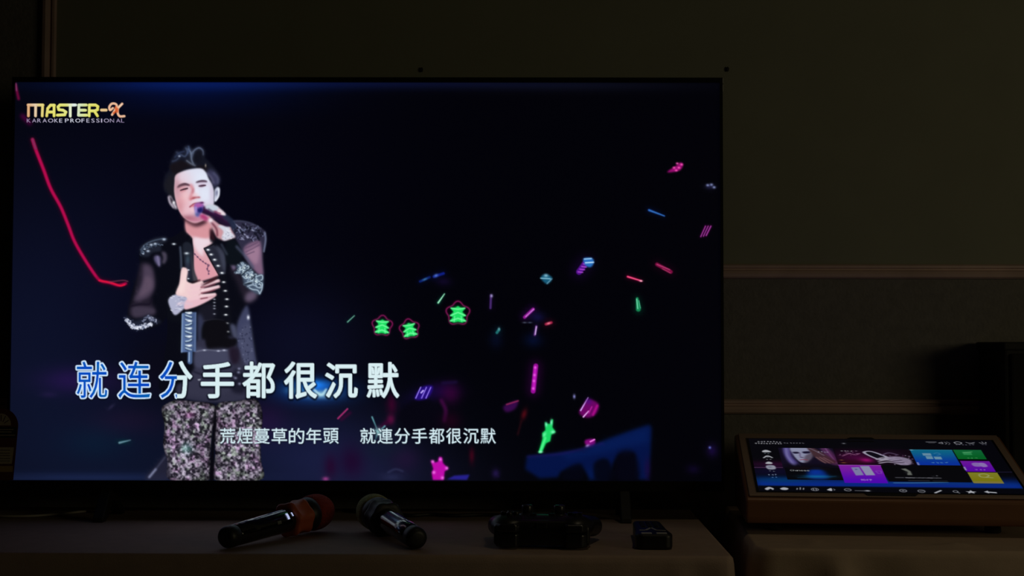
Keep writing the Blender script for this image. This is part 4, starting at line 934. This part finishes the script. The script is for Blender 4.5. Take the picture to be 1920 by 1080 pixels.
# ---------------------------------------------------------------- television
M_frame = mat('television_frame', (.012, .012, .013), .35, metal=.4)
M_shell = mat('television_back', (.010, .010, .010), .6)
M_glass = mat('black_glass', (.003, .003, .004), .15)
TVW, TVH, TVZ = 1.21, .6806, .816
tv = thing('television', 'large flat television showing a karaoke video of a singer with lyric lines', 'television', (0, 0, .75))
zb, zt, xr = TVZ-.017-.75, TVZ+TVH+.0085-.75, TVW/2+.0045
bm = bmesh.new()
for a in ((-xr, -TVW/2, zb, zt), (TVW/2, xr, zb, zt), (-TVW/2, TVW/2, TVZ+TVH-.75, zt), (-TVW/2, TVW/2, zb, TVZ-.75)): box(bm, a[0], a[1], -.004, .016, a[2], a[3])
obj('frame', bm, M_frame, tv)
obj('rear_panel', boxm(-xr+.001, xr-.001, .010, .018, zb+.001, zt-.001), M_glass, tv)
bm = bmesh.new(); prism(bm, [(.018, .10), (.018, .60), (.030, .58), (.055, .44), (.058, .12), (.050, .09)], 'x', -.50, .50); obj('rear_housing', bm, M_shell, tv, bevel=.004)
for sx in (-1, 1):
    bm = bmesh.new(); x = sx*.44
    prism(bm, [(.0, zb+.004), (.014, zb+.004), (.085, .008), (.085, .0), (.070, .0), (.016, .034), (-.012, .006), (-.030, .0), (-.045, .0), (-.045, .007)], 'x', x-.009, x+.009)
    obj('foot', bm, M_shell, tv, bevel=.002)
M_silver = mat('silver_strip', (.50, .49, .45), .5)
for z0, z1 in ((zt-.0095, zt-.001), (zt-.0240, zt-.0125)): obj('corner_trim', boxm(xr, xr+.0013, -.0035, .004, z0, z1), M_silver, tv)
# picture
P = Picture(10, 148, 1362, 910, 1.25)
paint_concert(P); paint_singer(P); paint_logo(P); paint_lyrics(P)
PC = np.array([[29.2, 154.3], [1349.3, 155.6], [17.1, 900.2], [1352.9, 902.4]])    # where the picture's own corners lie in its drawing coordinates
def place_tv(x, y):
    u = np.full(x.shape, .5)
    for _ in range(4):
        t = PC[0, 1]+(PC[1, 1]-PC[0, 1])*u; b = PC[2, 1]+(PC[3, 1]-PC[2, 1])*u; v = (y-t)/(b-t)
        l = PC[0, 0]+(PC[2, 0]-PC[0, 0])*v; r = PC[1, 0]+(PC[3, 0]-PC[1, 0])*v; u = (x-l)/(r-l)
    ok = (u > 0) & (u < 1) & (v > 0) & (v < 1)
    u = np.clip(u, 0, 1); v = np.clip(v, 0, 1)
    return np.stack([(u-.5)*TVW, np.zeros_like(u), TVZ-.75+TVH*(1-v)], 1), ok
M_lit = lit_material('television_picture')
parts = lit_meshes(P, place_tv, {0: 'screen', 1: 'singer_picture', 2: 'corner_logo', 3: 'lyric_line', 4: 'lyric_line', 5: 'lyric_line'}, M_lit)
parts[0].parent = tv
for k in (1, 2, 3, 4, 5): parts[k].parent = parts[0]
parts[0]['label'] = 'dark concert stage with glow sticks lit on the screen'
parts[1]['label'] = 'singer in black studded jacket and patterned trousers holding a microphone'
parts[2]['label'] = 'gold logo with white lettering in the screen corner'
parts[3]['label'] = 'large lyric line, first characters turned blue'
parts[4]['label'] = 'small white lyric phrase across the trousers'; parts[5]['label'] = 'small white lyric phrase right of the singer'
# arched card on the lower left corner
M_red = mat('label_dark_red', (.10, .022, .016), .5); M_cream = mat('label_cream', (.42, .36, .26), .6, noise_amt=.08, noise_scale=300); M_ink = mat('label_ink', (.015, .012, .012), .6); M_yel = mat('label_yellow', (.36, .25, .07), .6)
lx, lz, lr = -.6175, .158, .0285
arch = [(lx-lr, lz)]+[(lx+lr*math.cos(PI-PI*i/24), lz+lr*1.05*math.sin(PI-PI*i/24)) for i in range(1, 25)]+[(lx+.0215, .0665), (lx-.0215, .0665)]
bm = bmesh.new(); prism(bm, arch, 'y', -.0065, -.0052); lab = obj('energy_label', bm, M_red, tv); lab['label'] = 'dark red arched paper label on the lower corner'
def lpart(name, pts, m, y=-.0069):
    bm = bmesh.new(); prism(bm, pts, 'y', y, -.0065); return obj(name, bm, m, lab)
half = [(lx+.0165*math.cos(PI-PI*i/20), lz+.001+.0200*math.sin(PI-PI*i/20)) for i in range(21)]
lpart('gauge', half, M_cream)
bm = bmesh.new()
for i in range(1, 6):
    a = PI*i/6; c, s_ = math.cos(a), math.sin(a)
    prism(bm, [(lx+.006*c-.0006*s_, lz+.001+.007*s_+.0006*c), (lx+.015*c-.0006*s_, lz+.001+.018*s_+.0006*c), (lx+.015*c+.0006*s_, lz+.001+.018*s_-.0006*c), (lx+.006*c+.0006*s_, lz+.001+.007*s_-.0006*c)], 'y', -.0072, -.0069)
obj('gauge_tick', bm, M_red, lab)
lpart('dark_band', [(lx-.026, lz-.002), (lx+.0265, lz-.002), (lx+.0255, lz-.020), (lx-.0255, lz-.020)], M_ink)
bm = bmesh.new()
for x0, x1, z in ((-.018, .021, -.006), (-.012, .018, -.010), (-.020, .024, -.0155)): box(bm, lx+x0, lx+x1, -.0072, -.0069, lz+z-.0006, lz+z+.0006)
obj('printed_line', bm, M_cream, lab)
lpart('cream_block', [(lx-.0215, lz-.036), (lx+.0222, lz-.036), (lx+.0190, lz-.064), (lx-.0190, lz-.064)], M_cream)
bm = bmesh.new()
for z in (-.041, -.046, -.050, -.055, -.059): box(bm, lx-.017, lx+.016, -.0072, -.0069, lz+z-.0004, lz+z+.0004)
obj('printed_line', bm, M_ink, lab)
lpart('yellow_strip', [(lx-.0205, lz-.0675), (lx+.0210, lz-.0675), (lx+.0205, lz-.0775), (lx-.0205, lz-.0775)], M_yel)
# leads lying under the television
M_cab_w = mat('pale_cable', (.40, .37, .32), .6); M_cab_b = mat('black_cable', (.02, .018, .018), .5)
def cable(pts, r, m, label):
    p = catmull(np.array([[a, b, c] for a, b, c in pts]), False, 8)
    bm = bmesh.new(); tube(bm, p, r)
    return tag(obj('cable', bm, m, smooth=True), label, 'cable')
cable([(-.80, .05, .7535), (-.70, .045, .754), (-.655, .035, .7545), (-.625, .015, .7535), (-.59, .012, .7535), (-.560, .022, .7535), (-.53, .05, .7535), (-.50, .085, .7535)], .0022, M_cab_w, 'thin pale cable curving under the left end of the television')
cable([(-.05, .10, .754), (.02, .06, .754), (.075, .03, .754), (.11, .045, .754), (.15, .03, .754), (.20, .042, .754), (.25, .035, .754), (.32, .08, .754)], .0030, M_cab_b, 'black cable lying under the middle of the television')

# ---------------------------------------------------------------- touchscreen karaoke console
CY = math.radians(-5.4)
co = thing('touchscreen_console', 'sloping bronze touchscreen console with a lit song menu on the side table', 'touchscreen', (.854, -.074, .7506), CY)
M_bronze = mat('bronze_plastic', (.235, .108, .056), .42, metal=.15, noise_amt=.05, noise_scale=20)
M_plate = mat('bronze_plate', (.35, .245, .20), .5, metal=.1)
M_rub = mat('rubber', (.012, .012, .012), .8)
tl = math.radians(17.13); ct, st = math.cos(tl), math.sin(tl)
scr = lambda u, v, h=0.: (u, v*ct-h*st, .1001+v*st+h*ct)       # point on the sloping face: u right, v up the slope, h off the face
hw = .227
top = [scr(0, -.130, -.004), scr(0, .146, -.004)]
bm = bmesh.new()
prism(bm, [(top[0][1]+.004, .0165), (top[0][1]-.002, .024), (top[0][1]-.003, top[0][2]-.004), (top[0][1]+.003, top[0][2]), (top[1][1], top[1][2]), (top[1][1]+.006, top[1][2]-.006), (top[1][1]+.002, .0165)], 'x', -hw, hw)
obj('housing', bm, M_bronze, co, bevel=.013, seg=5)
S = Matrix.Translation((0, 0, .1001)) @ Matrix.Rotation(tl, 4, 'X')
obj('bezel', boxm(-hw+.006, hw-.006, -.128, .144, -.004, -.0012, M=S), M_plate, co, bevel=.0012)
obj('front_glass', boxm(-.209, .209, -.1175, .1185, -.0012, -.0004, M=S), M_glass, co)
bm = bmesh.new(); prism(bm, [(-.042, -.1185), (-.038, -.1268), (.034, -.1268), (.040, -.1185)], 'z', -.0013, .0002, M=S); obj('sensor_tab', bm, M_rub, co)
bm = bmesh.new(); prism(bm, [(-.036, .1185), (-.030, .1245), (.006, .1245), (.010, .1185)], 'z', -.0013, .0002, M=S); obj('sensor_tab', bm, M_rub, co)
for x in (-.175, .165):
    for y in (-.060, .105):
        bm = bmesh.new(); lathe(bm, [(0, .012), (.0015, .013), (.0175, .0115)], 24, M=Matrix.Translation((x, y, 0)) @ Matrix.Rotation(-PI/2, 4, 'Y')); obj('rubber_foot', bm, M_rub, co)
Q = Picture(0, 0, 410, 230, 1.6)
paint_menu(Q)
for ch, x in zip('Chinese', (57, 62, 67, 69, 74, 79, 84)):
    tall = ch in 'Ch'
    m_, X_, Y_ = glyph_mask(Q, ch, x, 140 if tall else 141.6, 2 if ch == 'i' else 4.2, 6 if tall else 4.4, 0); Q.put(m_, X_, Y_, (200, 204, 206), .95)
for ch, x in zip('排行', (165, 174)):
    m_, X_, Y_ = glyph_mask(Q, ch, x, 176, 8, 8, 0); Q.put(m_, X_, Y_, (196, 160, 240), .9)
Q.a *= .80
def place_ui(x, y):
    u = np.clip(x/410, 0, 1); v = np.clip(y/230, 0, 1)
    U, V = (u-.5)*.410, (.5-v)*.2306
    return np.stack([U, V*ct, .1001+V*st], 1), (x >= 0) & (x <= 410) & (y >= 0) & (y <= 230)
ui = lit_meshes(Q, place_ui, {0: 'screen'}, lit_material('console_picture'))
ui[0].parent = co; ui[0]['label'] = 'lit song menu with coloured tiles and a portrait'

# ---------------------------------------------------------------- loudspeaker at the right edge
M_spk = mat('speaker_black', (.010, .010, .010), .7, noise_amt=.2, noise_scale=200, bump=.2, bump_scale=600); M_grille = mat('speaker_cloth', (.008, .008, .008), .9, bump=.4, bump_scale=900)
sp = thing('loudspeaker', 'black box loudspeaker standing behind the touchscreen console by the wall', 'loudspeaker', (1.107, .058, .7506), 0)
obj('cabinet', boxm(.003, .215, .006, .146, .002, .293), M_spk, sp, bevel=.004)
obj('top_cap', boxm(0, .218, 0, .149, .288, .3025), M_spk, sp, bevel=.003)
obj('grille', boxm(.012, .206, -.002, .008, .014, .282), M_grille, sp, bevel=.004)
for x in (.03, .188):
    for y in (.03, .13): obj('rubber_foot', boxm(x-.01, x+.01, y-.01, y+.01, .0, .004), M_rub, sp)

# ---------------------------------------------------------------- microphones
M_mic = mat('gloss_black', (.006, .006, .008), .13, coat=.8); M_cap = mat('black_end_cap', (.010, .010, .011), .45)
M_foamr = mat('red_foam', (.34, .035, .022), .95, noise_amt=.25, noise_scale=260, bump=.7, bump_scale=420)
M_foamy = mat('olive_foam', (.40, .40, .17), .95, noise_amt=.25, noise_scale=260, bump=.7, bump_scale=420)
M_ringo = mat('orange_rubber', (.56, .115, .045), .55); M_ringk = mat('charcoal_rubber', (.022, .022, .026), .5)
M_mark = mat('microphone_mark', (.02, .02, .03), .2, emit=(.55, .62, .95), emit_s=.8); M_sil = mat('silver_print', (.35, .35, .30), .35, metal=.7)
def microphone(label, tail, head, foam, ring, roll=0., emissive=False):
    t, h = Vector(tail), Vector(head); d = h-t
    m = thing('microphone', label, 'microphone', (tail[0], tail[1], .75), math.atan2(d.y, d.x), 'karaoke microphones lying on the cloth')
    zt_, zr = .0168, .0280
    A = Matrix.Translation((0, 0, zt_)) @ Matrix.Rotation(-math.atan2(zr-zt_, .150), 4, 'Y')
    bm = bmesh.new(); lathe(bm, [(.016, .0150), (.018, .0162), (.060, .0170), (.100, .0176), (.134, .0184), (.160, .0188), (.168, .0200), (.172, .0205)], 48, A); obj('body', bm, M_mic, m, smooth=True)
    bm = bmesh.new(); lathe(bm, [(-.006, .008), (-.005, .0125), (-.001, .0155), (.004, .0164), (.015, .0164), (.0165, .0155), (.0168, .0150)], 40, A); obj('tail_cap', bm, M_cap, m, smooth=True)
    sh = lambda a, t_: 1+.055*math.cos(6*(a+roll))
    bm = bmesh.new(); lathe(bm, [(.136, .0190), (.1365, .0246), (.139, .0268), (.142, .0262), (.148, .0238), (.155, .0232), (.162, .0240), (.168, .0264), (.1705, .0272), (.173, .0252), (.1735, .0195)], 72, A, sh); obj('roller_ring', bm, ring, m, smooth=True)
    bm = bmesh.new(); lathe(bm, [(.172, .0200), (.176, .0236), (.184, .0258), (.190, .0264), (.191, .0258)], 48, A); obj('collar', bm, M_cap, m, smooth=True)
    pr = [(.190, .0264)]
    for i in range(1, 13):
        a = PI*.5*i/12; pr.append((.204+.036*math.sin(a), .0284*math.cos(a)**.8 if i < 12 else .0006))
    pr.insert(1, (.197, .0282))
    bm = bmesh.new(); lathe(bm, pr, 48, A); obj('foam_cover', bm, foam, m, smooth=True)
    if emissive:
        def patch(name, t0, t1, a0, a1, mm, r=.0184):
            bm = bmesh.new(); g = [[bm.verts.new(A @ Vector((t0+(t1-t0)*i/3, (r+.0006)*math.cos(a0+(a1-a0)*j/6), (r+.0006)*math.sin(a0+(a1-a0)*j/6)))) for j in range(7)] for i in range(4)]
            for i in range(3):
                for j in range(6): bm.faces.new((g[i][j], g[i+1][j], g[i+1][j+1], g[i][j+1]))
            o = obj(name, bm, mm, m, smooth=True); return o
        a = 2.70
        patch('pale_mark', .1180, .1230, a-.40, a+.14, M_mark); patch('pale_mark', .1305, .1332, a-.36, a-.02, M_mark)  # two small pale blue emissive marks on the handle below the ring
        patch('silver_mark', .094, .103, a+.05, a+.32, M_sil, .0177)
    return m
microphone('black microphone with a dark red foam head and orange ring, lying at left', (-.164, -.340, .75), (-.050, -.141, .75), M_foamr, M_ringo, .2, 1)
microphone('black microphone with an olive foam head and charcoal ring, handle end towards the viewer', (.112, -.345, .75), (.036, -.166, .75), M_foamy, M_ringk, .0, 0)

# ---------------------------------------------------------------- game controller
M_pad = mat('controller_plastic', (.008, .008, .009), .38); M_btn = mat('controller_button', (.016, .016, .018), .3)
pad = thing('game_controller', 'black game controller with two thumbsticks lying on the cloth below the television', 'game controller', (.296, -.296, .75), math.radians(176))
bm = bmesh.new()
ellipsoid(bm, (0, .008, .031), (.060, .030, .016)); box(bm, -.052, .052, -.014, .040, .020, .041); box(bm, -.070, .070, -.004, .043, .005, .034)
for s_ in (-1, 1):
    ellipsoid(bm, (s_*.048, .012, .030), (.030, .036, .0185))
    for i in range(9):
        k = i/8; ellipsoid(bm, (s_*(.054+.018*k), .0-.062*k, .029-.008*k), (.021-.005*k, .020, .0175-.002*k), u=16, v=10)
b_ = obj('body', bm, M_pad, pad, smooth=True)
rm = b_.modifiers.new('remesh', 'REMESH'); rm.mode = 'VOXEL'; rm.voxel_size = .0022; rm.use_smooth_shade = True
sm = b_.modifiers.new('smooth', 'SMOOTH'); sm.factor = .6; sm.iterations = 8
def disc(name, x, y, z0, z1, r, m, dome=.0015):
    bm = bmesh.new(); lathe(bm, [(z0, r), (z1-dome, r), (z1-.3*dome, r*.93), (z1, r*.75)], 28, Matrix.Translation((x, y, 0)) @ Matrix.Rotation(-PI/2, 4, 'Y')); return obj(name, bm, m, pad, smooth=True)
for s_ in (-1, 1):
    disc('thumbstick', s_*.024, -.014, .036, .058, .0085, M_btn, .002)
    disc('stick_ring', s_*.024, -.014, .040, .0455, .0125, M_btn, .002)
    for j, (z0, z1) in enumerate(((.025, .037), (.003, .023))):
        bm = bmesh.new(); prism(bm, [(s_*.030, .034), (s_*.064, .030), (s_*.068, .040), (s_*.060, .050-.002*j), (s_*.036, .052-.002*j)], 'z', z0, z1); obj('shoulder_button' if j == 0 else 'trigger', bm, M_btn, pad, bevel=.003, seg=3)
for dx, dy in ((.009, 0), (-.009, 0), (0, .009), (0, -.009)): disc('face_button', .048+dx, .016+dy, .044, .0515, .0046, M_btn)
bm = bmesh.new(); box(bm, -.048-.011, -.048+.011, .016-.0037, .016+.0037, .044, .0508); box(bm, -.048-.0037, -.048+.0037, .016-.011, .016+.011, .044, .0508); obj('direction_pad', bm, M_btn, pad, bevel=.001)
for x in (-.014, .014): bm = bmesh.new(); box(bm, x-.005, x+.005, .012, .016, .040, .0488); obj('menu_button', bm, M_btn, pad, bevel=.001)
bm = bmesh.new(); box(bm, -.008, .008, .0385, .0445, .031, .0385); obj('cable_socket', bm, M_btn, pad, bevel=.001)

# ---------------------------------------------------------------- remote control
rc = thing('remote_control', 'small thick black remote control lying end-on beside the game controller', 'remote control', (.457, -.343, .75), math.radians(-1))
M_rem = mat('remote_plastic', (.007, .007, .008), .4); M_rb = mat('remote_button', (.42, .42, .44), .4)
out = [(-.020, .0), (-.026, .006), (-.0275, .020), (-.024, .060), (-.0215, .150), (-.017, .158), (.017, .158), (.0215, .150), (.024, .060), (.0275, .020), (.026, .006), (.020, .0)]
bm = bmesh.new(); prism(bm, out, 'z', .0, .0225); obj('body', bm, M_rem, rc, bevel=.006, seg=4)
for x in (-.011, .011):
    bm = bmesh.new(); box(bm, x-.0078, x+.0078, .008, .017, .021, .0236); obj('button', bm, M_rb, rc, bevel=.001)
bm = bmesh.new(); L_ = [(-.019, .046), (-.010, .046), (0, .072), (.006, .046), (.019, .040)]
for (xa, ya), (xb, yb) in zip(L_, L_[1:]):
    d = Vector((xb-xa, yb-ya)).normalized(); n_ = Vector((-d.y, d.x))*.0016
    prism(bm, [(xa-n_.x, ya-n_.y), (xb-n_.x, yb-n_.y), (xb+n_.x, yb+n_.y), (xa+n_.x, ya+n_.y)], 'z', .022, .0232)
obj('arrow_mark', bm, M_rb, rc)
for r_ in range(4):
    for x in (-.010, 0, .010):
        bm = bmesh.new(); box(bm, x-.0035, x+.0035, .082+r_*.016, .090+r_*.016, .0215, .0242); obj('button', bm, M_rem, rc, bevel=.001)
